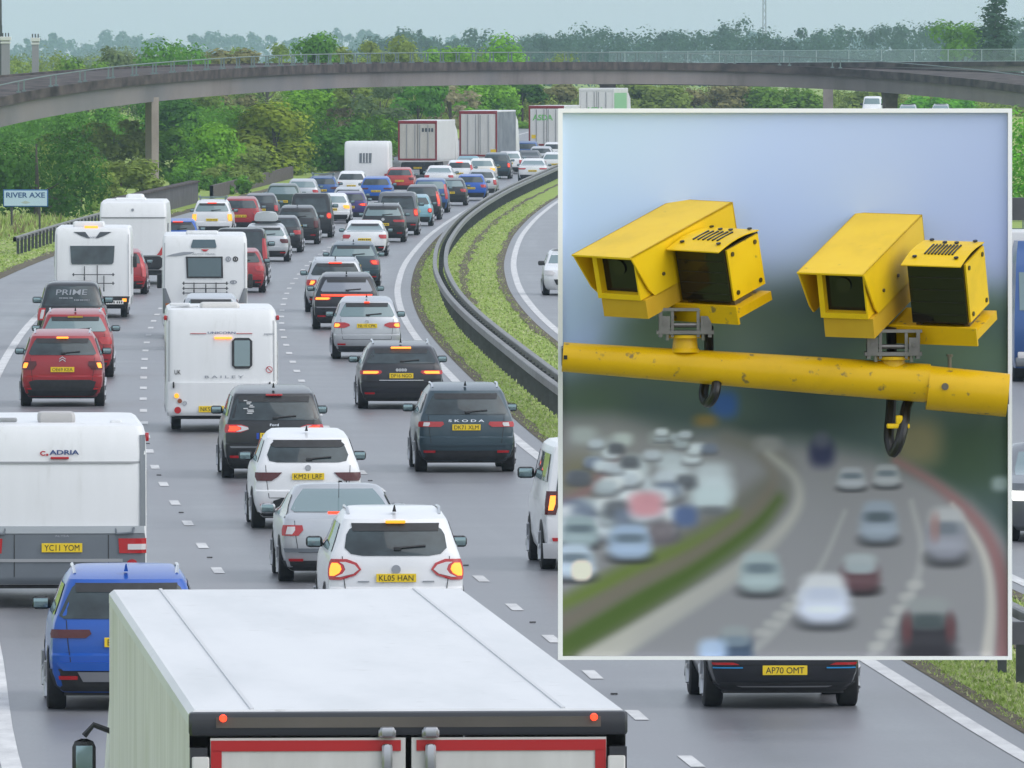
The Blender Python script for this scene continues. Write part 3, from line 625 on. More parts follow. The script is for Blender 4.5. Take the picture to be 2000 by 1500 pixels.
# ---------------------------------------------------------------- vehicles
# local frame: x to the right, y forward (away from the viewer for our carriageway), z up, origin on the road under the rear bumper
class Shell:
    """body lofted from rounded plan outlines at rising heights; layers are (z, y_rear, y_front, half width)"""
    def __init__(s, layers, rr=.22, rf=.35, bow=.07, tap=.05):
        layers = [(z, min(a, (a + b) / 2 - .35), max(b, (a + b) / 2 + .35), w_) for z, a, b, w_ in layers]
        s.L = layers; s.rr = rr; s.rf = rf; s.bow = bow; s.tap = tap
        s.z = [l[0] for l in layers]
    def par(s, z): return [float(np.interp(z, s.z, [l[k] for l in s.L])) for k in (1, 2, 3)]
    def rear(s, x, z):
        yr, yf, w = s.par(z); rr = min(s.rr, w * .6); ax = min(abs(x), w - .001); k = (w - rr) / w
        if ax <= w - rr: return yr + s.bow * (ax / w) ** 2
        return yr + s.bow * k * k + rr - math.sqrt(max(rr * rr - (ax - w + rr) ** 2, 0))
    def front(s, x, z):
        yr, yf, w = s.par(z); rf = min(s.rf, w * .6); ax = min(abs(x), w - .001)
        if ax <= w - rf: return yf - s.bow * 1.3 * (ax / w) ** 2
        k = (w - rf) / w; return yf - s.bow * 1.3 * k * k - rf + math.sqrt(max(rf * rf - (ax - w + rf) ** 2, 0))
    def side(s, y, z):
        yr, yf, w = s.par(z); m = (yr + yf) / 2; h = (yf - yr) / 2; return w * (1 - s.tap * ((y - m) / h) ** 2)
    def ring(s, z):
        yr, yf, w = s.par(z); rr = min(s.rr, w * .6); rf = min(s.rf, w * .6); xs = [0, .35, .7, 1.0]
        P = [(t * (w - rr), s.rear(t * (w - rr), z)) for t in xs]
        P += [(w - rr + rr * math.sin(R(a)), 0) for a in (22, 45, 67)]
        P = [(x, s.rear(x, z)) for x, _ in P]
        y0, y1 = P[-1][1] + rr * .35, s.front(w - rf * .12, z) - rf * .3
        sd = [(s.side(y0 + (y1 - y0) * t, z), y0 + (y1 - y0) * t) for t in (0, .12, .3, .5, .7, .88, 1)]
        P = [(min(x, s.side(y, z)), y) for x, y in P]
        fr = [w - rf + rf * math.sin(R(a)) for a in (67, 45, 22)] + [t * (w - rf) for t in (1, .7, .35, 0)]
        Q = [(min(x, s.side(s.front(x, z), z)), s.front(x, z)) for x in fr]
        half = P + sd + Q
        return [(x, y, z) for x, y in half] + [(-x, y, z) for x, y in half[-2:0:-1]]
    def body(s, extra=()):
        mb = MB(); zs = sorted(set(s.z)); mb.loft([s.ring(z) for z in zs]); return mb
    def patch(s, mb, rows, off=.012, nu=8, nv=3, mi=0, mir=False, face='rear', lip=.03):
        """panel on the rear (or front) face; rows = [(z, x0, x1), ...] from the bottom up"""
        fn = s.rear if face == 'rear' else s.front; sg = -1 if face == 'rear' else 1; zz = [r[0] for r in rows]; G = []
        tot = (len(rows) - 1) * nv
        for i in range(tot + 1):
            t = i / nv; k = min(int(t), len(rows) - 2); u = t - k; a, b = rows[k], rows[k + 1]
            z = a[0] + (b[0] - a[0]) * u; x0 = a[1] + (b[1] - a[1]) * u; x1 = a[2] + (b[2] - a[2]) * u
            G.append([(x0 + (x1 - x0) * j / nu, z) for j in range(nu + 1)])
        sx = -1 if mir else 1
        top = [[(sx * x, fn(x, z) + sg * off, z) for x, z in r] for r in G]
        n = nu + 1; ring_ = [(0, j) for j in range(n)] + [(i, nu) for i in range(1, tot + 1)] + [(tot, j) for j in range(nu - 1, -1, -1)] + [(i, 0) for i in range(tot - 1, 0, -1)]
        mb.grid(top, mi)
        rim = [top[i][j] for i, j in ring_]; mb.grid([rim + [rim[0]], [(p[0], p[1] - sg * (off + lip), p[2]) for p in rim] + [(rim[0][0], rim[0][1] - sg * (off + lip), rim[0][2])]], mi)
        return mb
    def sidepatch(s, mb, rows, off=.012, nu=8, nv=3, mi=0, mir=False):
        G = []; tot = (len(rows) - 1) * nv; sx = -1 if mir else 1
        for i in range(tot + 1):
            t = i / nv; k = min(int(t), len(rows) - 2); u = t - k; a, b = rows[k], rows[k + 1]
            z = a[0] + (b[0] - a[0]) * u; y0 = a[1] + (b[1] - a[1]) * u; y1 = a[2] + (b[2] - a[2]) * u
            G.append([(sx * (s.side(y0 + (y1 - y0) * j / nu, z) + off), y0 + (y1 - y0) * j / nu, z) for j in range(nu + 1)])
        mb.grid(G, mi); return mb
def prof(kind, L, W, Hh):
    h = W / 2; k = Hh
    if kind in ('hatch', 'suv'):
        up = .0 if kind == 'hatch' else .02; rk = 1.0 if kind == 'hatch' else .82
        T_ = [(.13, .16, .12, .84), (.18, .07, .06, .93), (.27, .015, .02, .985), (.345, .0, .0, 1.0), (.395, .0, .0, 1.0), (.41, .035, .005, .998), (.47, .035, .01, .995), (.56, .045, .06, .985), (.62, .06, .35, .965), (.655, .085, .85, .945), (.68, .10, 1.12, .925),
              (.76, .19, 1.38, .87), (.84, .29, 1.62, .82), (.895, .36, 1.8, .785), (.925, .41, 1.95, .755), (.945, .58, 2.1, .73), (.972, 1.0, 2.3, .695), (1.0, 1.75, 2.6, .60)]
        return [(z * k + up, a * rk, L - b, w_ * h) for z, a, b, w_ in T_]
    if kind == 'estate':
        T_ = [(.13, .16, .12, .84), (.18, .07, .06, .93), (.29, .01, .02, .985), (.37, .0, .0, 1.0), (.42, .0, .0, 1.0), (.435, .035, .005, .998), (.50, .035, .01, .995), (.59, .05, .06, .99), (.645, .07, .35, .965), (.675, .10, .9, .945), (.70, .12, 1.2, .925),
              (.78, .26, 1.45, .87), (.86, .40, 1.7, .82), (.90, .47, 1.9, .785), (.93, .53, 2.0, .755), (.95, .72, 2.12, .73), (.975, 1.2, 2.35, .69), (1.0, 2.0, 2.7, .6)]
        return [(z * k, a, L - b, w_ * h) for z, a, b, w_ in T_]
    if kind == 'saloon':
        T_ = [(.13, .16, .12, .84), (.18, .07, .06, .93), (.30, .01, .02, .985), (.41, .0, .0, 1.0), (.54, .01, .01, 1.0), (.63, .03, .06, .99), (.675, .06, .4, .965), (.705, .16, .9, .94), (.722, .52, 1.2, .915),
              (.79, .74, 1.45, .86), (.87, 1.0, 1.75, .80), (.93, 1.2, 2.0, .75), (.965, 1.34, 2.15, .71), (.99, 1.5, 2.4, .64), (1.0, 1.75, 2.6, .5)]
        return [(z * k, a, L - b, w_ * h) for z, a, b, w_ in T_]
    if kind == 'mpv':
        T_ = [(.12, .16, .12, .86), (.17, .06, .06, .94), (.26, .01, .02, .985), (.335, .0, .0, 1.0), (.385, .0, .0, 1.0), (.40, .035, .005, .998), (.47, .035, .02, .995), (.56, .045, .10, .985), (.61, .055, .45, .965), (.645, .07, .7, .945), (.67, .08, .85, .93),
              (.76, .15, 1.2, .89), (.85, .23, 1.5, .845), (.90, .28, 1.72, .815), (.93, .33, 1.85, .79), (.95, .50, 2.0, .76), (.975, 1.0, 2.2, .72), (1.0, 1.8, 2.5, .62)]
        return [(z * k, a, L - b, w_ * h) for z, a, b, w_ in T_]
    if kind == 'van':
        T_ = [(.11, .12, .1, .88), (.16, .04, .05, .95), (.24, .0, .0, .99), (.36, .0, .0, 1.0), (.50, .015, .12, 1.0), (.56, .025, .55, .985), (.60, .03, .75, .975), (.70, .055, 1.05, .945),
              (.82, .09, 1.4, .91), (.91, .12, 1.65, .88), (.955, .15, 1.8, .85), (.985, .22, 2.0, .78), (1.0, .4, 2.3, .6)]
        return [(z * k, a, L - b, w_ * h) for z, a, b, w_ in T_]
    if kind == 'pickup':
        T_ = [(.17, .14, .12, .86), (.22, .04, .05, .95), (.30, .0, .0, .99), (.42, .0, .0, 1.0), (.56, .01, .04, 1.0), (.61, .03, .3, .97), (.63, .06, .7, .93),
              (.72, .13, 1.5, .88), (.82, .22, 1.8, .83), (.91, .30, 2.05, .78), (.95, .36, 2.2, .74), (.98, .48, 2.4, .68), (1.0, .75, 2.7, .55)]
        return [(z * k, a, L - b, w_ * h) for z, a, b, w_ in T_]
_WH = {}
def wheel(parent, x, y, r, wd, side):
    key = (round(r, 3), round(wd, 3))
    if key not in _WH:
        q = MB(); n = 20; pr = [(-.5, .70), (-.5, .90), (-.42, .985), (-.3, 1), (.3, 1), (.42, .985), (.5, .90), (.5, .70)]
        q.loft([[(a * wd, r * b * math.cos(6.2832 * i / n), r * b * math.sin(6.2832 * i / n)) for i in range(n)] for a, b in pr], caps=True)
        o = q.build('wheel', RUB); d = MB(); d.cyl((.42 * wd, 0, 0), (.505 * wd, 0, 0), r * .68, r * .64, 20)
        for i in range(5):
            a = 6.2832 * i / 5; d.cyl((.50 * wd, 0, 0), (.52 * wd, r * .6 * math.cos(a), r * .6 * math.sin(a)), r * .11, r * .09, 6)
        e = d.build('rim', ALU); _WH[key] = (o.data, e.data); bpy.data.objects.remove(o); bpy.data.objects.remove(e)
    a, b = _WH[key]; o = bpy.data.objects.new('wheel', a); COL.objects.link(o); o.parent = parent; o.location = (x, y, r)
    if side < 0: o.rotation_euler = (0, 0, math.pi)
    e = bpy.data.objects.new('rim', b); COL.objects.link(e); e.parent = o
def plate(parent, x, y, z, txt, white=False, wd=.52, hh=.11, tilt=0):
    q = MB(); q.box((x, y - .008, z), (wd, .016, hh), ch=.004); o = q.build('number_plate', WPL if white else YEL, parent, smooth=False)
    q = MB(); fn = lambda u, v: (x + u, y - .019, z + v)
    if txt: add_text(q, txt, fn, width=wd * .86, height=hh * .66, bold=0.0)
    else:
        for i in range(7):
            u = -.215 + i * .066 + (.03 if i > 3 else 0); q.box((x + u, y - .018, z), (.036, .003, hh * .55))
    q.build('plate_characters', INK, o, smooth=False)
def mirror(parent, x, y, z, s, m, gm=MIRG, sc=1.0):
    q = MB(); q.box((x + s * .11 * sc, y + .05, z), (.22 * sc, .13, .15 * sc), ch=.045); q.cyl((x - s * .04, y + .05, z - .05), (x + s * .04, y + .05, z - .03), .03, n=6); o = q.build('mirror', m, parent)
    g_ = MB(); g_.box((x + s * .115 * sc, y - .018, z + .002), (.17 * sc, .012, .11 * sc), ch=.005); g_.build('mirror_glass', gm, o)
def frac(rows, S, mul=1.0):
    return [(z, a * S.par(z)[2], b * S.par(z)[2]) for z, a, b in rows]
LIGHT = {  # half-width fractions, heights as fraction of body height
    'block': [(.50, .70, .965), (.56, .62, .97), (.61, .64, .955)],
    'wide': [(.505, .70, .965), (.545, .52, .975), (.585, .46, .965), (.60, .50, .955)],
    'slim': [(.53, .52, .965), (.56, .45, .975), (.59, .48, .965)],
    'angular': [(.50, .66, .93), (.54, .55, .965), (.585, .48, .97)],
    'tall': [(.40, .84, .975), (.55, .80, .975), (.68, .82, .985), (.82, .86, .985)],
    'column': [(.44, .80, .975), (.52, .76, .975), (.62, .78, .975)],
    'round': [(.43, .80, .93), (.46, .74, .965), (.50, .72, .975), (.54, .74, .965), (.57, .80, .93)],
    'fan': [(.475, .78, .95), (.51, .58, .97), (.555, .50, .975), (.605, .57, .97), (.635, .72, .955)],
    'wing': [(.51, .66, .96), (.545, .50, .975), (.575, .52, .97), (.60, .66, .965)],
    'drop': [(.46, .88, .955), (.51, .72, .97), (.545, .62, .975), (.60, .60, .965)],
}
SHORT = dict(hatch='hatchback', suv='off_road_car', estate='estate_car', saloon='saloon_car', mpv='people_carrier', van='van', pickup='pickup_truck')
CATS = dict(hatch='car', suv='car', estate='car', saloon='car', mpv='car', van='van', pickup='pickup truck')
def car(cx, yb, kind, W, Hh, L, col, label, light='block', lens=REDL, lit=None, brake=None, txt=None, glass=GLASS, det=2, rails=None, black=.30, skid=None, win=(.69, .90, .87), wiper=True,
        badge=None, antenna=True, refl=True, opp=False, dh=0., plz=None, roofbox=False, rack=False, dband=True, extra=None, group='cars queuing on the motorway', name=None, split=None, winrows=None, mcol=None):
    p = at(cx, yb)
    if opp:
        rz = head(p.y) + math.pi; p = Vector((p.x, p.y, p.z))
        base = Vector((p.x, p.y, p.z)); fwd = Vector((-math.sin(rz), math.cos(rz), 0)); base = base - fwd * L; base.z = gz(p.y)
        t = empty(name or SHORT[kind], base, rz)
    else:
        rz = head(p.y) + R(dh); t = empty(name or SHORT[kind], p, rz)
    tag(t, label, CATS[kind], group if not opp else 'vehicles on the opposite carriageway')
    S = Shell(prof(kind, L, W, Hh), rr=.2 if kind != 'van' else .1, bow=.09 if kind not in ('van', 'pickup') else .03); pm = P(col); h = W / 2; k = Hh
    S.body().build('body', pm, t, ang=28)
    ww = lambda z: S.par(z)[2]
    # glazing
    z0, z1, fr = win[0] * k, win[1] * k, win[2]
    if winrows: rows = [(a * k, -b * ww(a * k), b * ww(a * k)) for a, b in winrows]
    else: rows = [(z0, -ww(z0) * (fr - .06), ww(z0) * (fr - .06)), (z0 + .035, -ww(z0) * fr, ww(z0) * fr), ((z0 + z1) / 2, -ww((z0 + z1) / 2) * (fr - .005), ww((z0 + z1) / 2) * (fr - .005)), (z1 - .04, -ww(z1) * (fr - .03), ww(z1) * (fr - .03)), (z1, -ww(z1) * (fr - .09), ww(z1) * (fr - .09))]
    q = MB(); S.patch(q, rows, nu=12, nv=2, off=.01); rw = q.build('rear_window', glass, t)
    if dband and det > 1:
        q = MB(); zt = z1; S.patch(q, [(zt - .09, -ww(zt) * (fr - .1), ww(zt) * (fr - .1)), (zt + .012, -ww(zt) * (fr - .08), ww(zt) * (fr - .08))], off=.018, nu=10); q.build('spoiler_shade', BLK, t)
    ls = S.par(k * .8)
    for sx in (False, True):
        q = MB(); za, zb = .685 * k, .90 * k
        def yy(z): a = S.par(z); return a[0] + (.28 if kind != 'saloon' else .12), a[1] - .22
        S.sidepatch(q, [(za, *yy(za)), ((za + zb) / 2, *yy((za + zb) / 2)), (zb, *yy(zb))], mir=sx); q.build('side_window', GLASS, t)
    if opp or det > 2:
        q = MB(); S.patch(q, [(.70 * k, -ww(.7 * k) * .86, ww(.7 * k) * .86), (.92 * k, -ww(.92 * k) * .84, ww(.92 * k) * .84)], face='front', nu=10, nv=4, off=.01); q.build('windscreen', GLASSL, t)
    # lower trim
    zb0, zb1 = S.z[0] + .01, black * k
    if black > 0:
        q = MB(); S.patch(q, [(zb0, -ww(zb0) * .93, ww(zb0) * .93), (zb0 + .07, -ww(zb0 + .07) * .985, ww(zb0 + .07) * .985), (zb1, -ww(zb1) * .99, ww(zb1) * .99)], nu=14, nv=2, off=.012); q.build('bumper', BLK, t)
    if skid:
        q = MB(); S.patch(q, [(skid[0] * k, -h * .55, h * .55), (skid[1] * k, -h * .62, h * .62)], off=.025, nu=10); q.build('skid_plate', skid[2], t)
    if refl and det > 1:
        for m_ in (False, True):
            q = MB(); S.patch(q, [(.235 * k, h * .62, h * .85), (.262 * k, h * .62, h * .86)], off=.028, nu=3, nv=1, mir=m_); q.build('reflector', REDL, t)
    if det > 2 and not opp and kind not in ('van', 'pickup'):
        q = MB()
        for sx in (-1, 1):
            a, b = .33 * k, .655 * k; S.patch(q, [(a, sx * h * .70 - .005, sx * h * .70 + .005), ((a + b) / 2, sx * h * .74 - .005, sx * h * .74 + .005), (b, sx * h * .76 - .005, sx * h * .76 + .005)], off=.004, nu=1, nv=4, lip=.004)
        S.patch(q, [(.325 * k, -h * .70, h * .70), (.331 * k, -h * .70, h * .70)], off=.004, nu=12, nv=1, lip=.004); q.build('tailgate_gap', INK, t, smooth=False)
    # lamps
    rows = [(z * k, a * ww(z * k), b * ww(z * k)) for z, a, b in LIGHT[light]]
    for m_ in (False, True):
        q = MB(); S.patch(q, rows, off=.02, nu=8, nv=2, mir=m_); o = q.build('tail_light', lens, t)
        if lit or split:
            zm = [r[0] for r in rows]; zc, zh = (zm[0] + zm[-1]) / 2, (zm[-1] - zm[0])
            a, b = np.interp(zc, zm, [r[1] for r in rows]), np.interp(zc, zm, [r[2] for r in rows])
            if lit:
                f0, f1 = (lit[1], lit[2]) if len(lit) > 1 else (.5, .93)
                q = MB(); S.patch(q, [(zc + (z_ - zc) * .62, a_ + (b_ - a_) * f0, a_ + (b_ - a_) * f1) for z_, a_, b_ in rows], off=.03, nu=4, nv=1, mir=m_); q.build('lamp_bulb', lit[0], o)
            if split:
                q = MB(); S.patch(q, [(zc + (z_ - zc) * .72, a_ + (b_ - a_) * split[1], a_ + (b_ - a_) * split[2]) for z_, a_, b_ in rows], off=.028, nu=4, nv=1, mir=m_); q.build('reversing_lamp', split[0], o)
    if brake:
        zz = .905 * k; q = MB(); bw = brake[1] if len(brake) > 1 else .16
        q.box((0, S.rear(0, zz) - .035, zz + .02), (bw * 2, .06, .035 if det < 3 else .04), ch=.01); q.build('brake_light', brake[0], t)
    pz = (plz or (.47 if kind != 'van' else .40)) * k
    if not opp: plate(t, 0, S.rear(0, pz) - .012, pz, txt)
    # wheels, arches and underside
    wr = .33 if kind in ('hatch', 'saloon', 'estate', 'mpv') else .36
    for sx in (-1, 1):
        for yw in (.86, L - .92):
            if det > 1:
                q = MB(); n = 14; pts = []
                for i in range(n + 1):
                    a = math.pi * i / n; y_ = yw + (wr + .07) * math.cos(a); z_ = max(S.z[0] + .02, wr * .9 + (wr + .07) * math.sin(a)); pts.append((sx * (S.side(y_, z_) + .008), y_, z_))
                q.add(pts + [(sx * (S.side(yw, .3) + .008), yw, S.z[0] + .02)], [tuple(list(range(n + 2))) if sx > 0 else tuple(range(n + 1, -1, -1))]); q.build('wheel_arch', BLK, t, smooth=False)
            wheel(t, sx * (h - .115), yw, wr, .225, sx)
    q = MB(); q.box((0, L / 2, .26), (W * .78, L * .86, .14)); q.cyl((-h + .15, .86, wr * .9), (h - .15, .86, wr * .9), .07, n=6); q.build('underbody', BLK, t, smooth=False)
    # mirrors
    ym = S.par(.70 * k)[1] - (.38 if kind != 'van' else .3)
    for sx in (-1, 1): mirror(t, sx * (S.side(ym, .68 * k) + .01), ym, .70 * k, sx, P(mcol) if mcol else BLK, sc=1.15 if kind in ('van', 'pickup') else 1.0)
    if det > 1:
        if wiper:
            zz = z0 + .05; q = MB(); q.tube([(.02, S.rear(.02, zz) - .03, zz), (h * .42, S.rear(h * .42, zz + .03) - .03, zz + .03)], .016, 5); q.box((.02, S.rear(0, zz) - .03, zz - .01), (.1, .04, .05), ch=.01); q.build('wiper', BLK, t)
        if badge:
            zz = badge[1] * k; q = MB(); yb_ = S.rear(0, zz) - .016
            if badge[0] == 'text': add_text(q, badge[2], lambda u, v: (u, S.rear(abs(u), zz + v) - .016, zz + v), width=badge[3], height=.045, bold=.02)
            else: q.cyl((0, yb_ + .02, zz), (0, yb_, zz), badge[2], n=12)
            q.build('badge', badge[4] if len(badge) > 4 else CHR, t)
    if antenna and det > 1:
        y0 = S.par(.95 * k)[0] + .12; q = MB(); q.loft([[(-.025, y0, k - .02), (.025, y0, k - .02), (.02, y0 + .2, k - .02), (-.02, y0 + .2, k - .02)], [(-.006, y0 - .02, k + .07), (.006, y0 - .02, k + .07), (.005, y0 + .02, k + .07), (-.005, y0 + .02, k + .07)]]); q.build('antenna', BLK if col != 'blue' else pm, t)
    if rails:
        for sx in (-1, 1):
            q = MB(); zz = .965 * k; y0, y1 = S.par(zz)[0] + .12, S.par(zz)[1] - .25; pts = []
            for i in range(7):
                y_ = y0 + (y1 - y0) * i / 6; pts.append((sx * (S.side(y_, zz) * .93), y_, zz + (.0 if i in (0, 6) else .075)))
            q.tube(pts, .02, 6); q.build('roof_rail', rails, t)
    if roofbox:
        q = MB(); y0 = .9
        q.loft([[(x * w_, y0 + (y * 1.0), z) for x, y in ((-1, 0), (-.6, -.05), (.6, -.05), (1, 0), (1, 1.9), (.6, 2.0), (-.6, 2.0), (-1, 1.9))] for z, w_ in ((k + .10, .38), (k + .14, .44), (k + .30, .43), (k + .42, .36), (k + .46, .2))])
        o = q.build('roof_box', mat('roof_box_silver', (.42, .45, .46), rough=.35, coat=.3), t); tag(o)
        q = MB(); q.box((0, 1.3, k + .07), (1.1, .06, .05)); q.box((0, 2.4, k + .07), (1.1, .06, .05)); q.build('roof_bar', BLK, t)
    if rack:
        q = MB()
        for y_ in (1.0, 1.7, 2.4): q.box((0, y_, k + .10), (1.25, .05, .05))
        for sx in (-1, 1): q.box((sx * .6, 1.7, k + .13), (.05, 1.7, .08)); q.box((sx * .55, 1.0, k + .04), (.05, .05, .1)); q.box((sx * .55, 2.4, k + .04), (.05, .05, .1))
        q.build('roof_rack', RAILM if rack == 1 else BLK, t, smooth=False)
    if opp:
        for m_ in (False, True):
            q = MB(); S.patch(q, [(.45 * k, h * .62, h * .93), (.50 * k, h * .55, h * .96), (.55 * k, h * .66, h * .96)], off=.02, face='front', nu=5, nv=2, mir=m_); q.build('headlight', HEADL if opp == 2 else CLRL, t)
        q = MB(); S.patch(q, [(.24 * k, -h * .5, h * .5), (.36 * k, -h * .6, h * .6)], off=.02, face='front', nu=8); q.build('grille', BLK, t)
        pz = .30 * k; q = MB(); q.box((0, S.front(0, pz) + .03, pz), (.52, .015, .11)); q.build('number_plate', WPL, t)
    if extra: extra(t, S, W, Hh, L)
    return t
# --- near cars
def ex_blue(t, S, W, k, L):
    q = MB(); S.patch(q, [(.30 * k, -W * .40, W * .40), (.345 * k, -W * .44, W * .44), (.36 * k, -W * .43, W * .43)], off=.05, nu=10, nv=1); q.build('bumper_ledge', P('blue'), t)
def ex_mg(t, S, W, k, L):
    for m_ in (False, True):
        q = MB(); S.patch(q, [(.328 * k, W * .29, W * .46), (.345 * k, W * .33, W * .47)], off=.03, nu=5, nv=1, mir=m_); q.build('reflector', REDL, t); q = MB(); S.patch(q, [(.303 * k, W * .27, W * .46), (.312 * k, W * .27, W * .46)], off=.03, nu=5, nv=1, mir=m_); q.build('blue_trim', mat('blue_trim_paint', (.02, .25, .55), rough=.3), t)
car(248, 1393, 'suv', 1.84, 1.64, 4.4, 'blue', 'bright blue car with silver roof rails in front of the big white lorry', light='slim', lens=DREDL, rails=CHR, skid=(.22, .29, ALU), black=.31, det=3, extra=ex_blue, win=(.665, .905, .90), badge=('disc', .60, .05), txt='BD72 KLV', plz=.50)
car(1533, 1388, 'suv', 1.81, 1.62, 4.3, 'charcoal', 'dark grey car with yellow plate AP70 OMT beneath the framed picture', light='block', txt='AP70 OMT', black=.20, det=3, extra=ex_mg, plz=.29, refl=False, skid=(.165, .175, ALU))
def ex_kuga(t, S, W, k, L):
    for m_ in (False, True):
        q = MB(); S.patch(q, [(.46 * k, W * .19, W * .27), (.467 * k, W * .19, W * .27)], off=.02, nu=2, nv=1, mir=m_); q.build('model_badge', INKG, t)
car(774, 1253, 'suv', 1.84, 1.69, 4.44, 'white', 'white car with black rear window and plate KL05 HAN just ahead of the big lorry', light='fan', lens=REDL, lit=(LITO, .60, .95), split=(CLRL, .08, .48), brake=(AMB, .13), rails=P('silver'), txt='KL05 HAN', det=3, black=.24,
    winrows=[(.66, .50), (.675, .68), (.72, .80), (.82, .83), (.86, .80), (.893, .70)], badge=('disc', .555, .06, 0, INKG), plz=.49, extra=ex_kuga)
def ex_cc(t, S, W, k, L):
    q = MB(); q.tube([(0, 1.05 * 1, k * .73), (0, .92, k * .73 + .46)], .006, 4); q.build('whip_aerial', BLK, t)
    zz = .722 * k; q = MB(); q.box((0, .42, zz + .012), (.36, .05, .03)); q.build('boot_brake_light', LITR, t)
    q = MB(); S.patch(q, [(.33 * k, -W * .46, W * .46), (.37 * k, -W * .47, W * .47)], off=.03, nu=10, nv=1); q.build('bumper_strip', GREYP, t)
car(667, 1141, 'saloon', 1.78, 1.40, 4.35, 'silver', 'silver coupe with boot-mounted whip aerial between the two white cars', light='block', lens=REDL, split=(CLRL, .38, .78), txt='DY57 RKE', det=3, black=.24, antenna=False, wiper=False, extra=ex_cc, glass=GLASSL, dband=False, win=(.735, .955, .88), plz=.42, mcol='silver')
def ex_juke(t, S, W, k, L):
    q = MB(); S.patch(q, [(.16 * k, -W * .36, W * .36), (.30 * k, -W * .31, W * .31), (.325 * k, -W * .24, W * .24)], off=.03, nu=8); q.build('diffuser', BLK, t)
    q = MB(); S.patch(q, [(.835 * k, -W * .29, W * .29), (.86 * k, -W * .335, W * .335), (.895 * k, -W * .30, W * .30)], off=.02, nu=8); q.build('tinted_band', BLK, t)
    q = MB(); x, z = .52, .475 * k; y = S.rear(x, z) - .014
    q.cyl((x, y + .01, z), (x, y, z), .045, n=9); q.box((x + .10, y, z), (.018, .004, .10)); q.build('sticker', INK, t)
car(602, 1036, 'hatch', 1.80, 1.60, 4.2, 'white', 'white hatchback with slanted dark lamps and plate KM21 LRF', light='angular', lens=DREDL, txt='KM21 LRF', det=3, black=.17, plz=.545, extra=ex_juke, winrows=[(.685, .60), (.70, .76), (.76, .84), (.85, .82), (.895, .72)], badge=('disc', .63, .05))
def ex_smax(t, S, W, k, L):
    q = MB(); rg = random.Random(5)
    for i in range(9):
        x, z = -.52 + rg.random() * .12, k * (.72 + .017 * i); q.box((x, S.rear(x, z) - .022, z), (.05 + .07 * rg.random(), .004, .018))
    q.build('window_sticker', INKW, t, smooth=False)
    q = MB(); S.patch(q, [(.345 * k, -W * .42, W * .42), (.365 * k, -W * .43, W * .43)], off=.02, nu=8, nv=1); q.build('bumper_strip', P('grey'), t)
    q = MB(); x = -.30; z = .475 * k; q.box((x, S.rear(x, z) - .022, z), (.045, .006, .11)); q.build('plate_blue_band', mat('plate_blue', (.01, .06, .4), rough=.4), t)
car(536, 937, 'mpv', 1.88, 1.67, 4.77, 'black', 'black people carrier with white stickers on its rear window', light='wing', lens=REDL, lit=(LITR, .35, .8), split=(CLRL, .0, .3), brake=(REDL, .15), txt='KP09 VXE', det=3, black=.24, badge=('text', .595, 'Ford', .16), extra=ex_smax, plz=.475, win=(.645, .895, .92))
def ex_sk(t, S, W, k, L):
    q = MB(); S.patch(q, [(.32 * k, -W * .47, W * .47), (.345 * k, -W * .47, W * .47)], off=.035, nu=10, nv=1); q.build('bumper_strip', P('navy'), t)
car(911, 925, 'suv', 1.84, 1.62, 4.38, 'navy', 'dark blue-grey car with roof rails and plate DK71 XLM near the barrier', light='slim', lens=REDL, split=(CLRL, .55, .8), txt='DK71 XLM', det=3, rails=CHR, black=.26, plz=.525, badge=('text', .60, 'S K O D A', .66), extra=ex_sk, win=(.67, .90, .88))
def ex_audi(t, S, W, k, L):
    q = MB(); S.patch(q, [(.435 * k, -W * .26, W * .26), (.45 * k, -W * .26, W * .26)], off=.03, nu=6, nv=1); q.build('chrome_strip', CHR, t)
    q = MB(); z = .595 * k
    for i in range(4): q.cyl((-.09 + i * .06, S.rear(.1, z) - .006, z), (-.09 + i * .06, S.rear(.1, z) - .02, z), .036, n=10)
    q.build('ring_badge', CHR, t)
car(784, 801, 'estate', 1.87, 1.47, 4.92, 'charcoal', 'dark grey estate car with bright brake lights across the boot and top of window', light='slim', lens=REDL, lit=(LITO, .15, .85), brake=(LITO, .22), txt='DP16 NGO', det=3, rails=CHR, black=.25, plz=.51, extra=ex_audi)
car(717, 703, 'hatch', 1.77, 1.60, 4.1, 'silver', 'silver hatchback with glowing corner lamps beside the edge line', light='wing', lens=REDL, lit=(LITO, .62, .95), brake=(LITR, .07), txt='NL10 CPK', det=3, black=.22, plz=.545, glass=GLASSL, badge=('disc', .61, .05))
def ex_mac(t, S, W, k, L):
    q = MB(); zz = [(.60, .74), (.635, .76)]; S.patch(q, [(a * k, -b * W / 2, b * W / 2) for a, b in zz], off=.03, nu=10, nv=1); o = q.build('light_bar', LITR, t)
    q = MB(); S.patch(q, [(.395 * k, -W * .44, W * .44), (.415 * k, -W * .45, W * .45)], off=.02, nu=8, nv=1); q.build('bumper_strip', P('grey'), t)
car(677, 645, 'suv', 1.93, 1.61, 4.7, 'charcoal', 'black car with full-width glowing red light bar', light='slim', lens=REDL, lit=(LITO, .1, .9), det=3, black=.26, extra=ex_mac, plz=.36, win=(.68, .90, .82), glass=mat('silver_glass', (.20, .22, .26), rough=.1, spec=.9, coat=.3))
car(655, 611, 'suv', 1.85, 1.66, 4.5, 'silver', 'silver car half hidden behind the black car with the light bar', light='block', lens=REDL, lit=(LITO, .2, .6), brake=(LITR, .2), det=2, rails=P('silver'))
car(690, 563, 'hatch', 1.83, 1.58, 4.3, 'navy', 'dark hatchback with red lamps ahead of the half-hidden silver car', light='block', lens=REDL, lit=(LITR, .2, .7), det=2, glass=GLASSL)
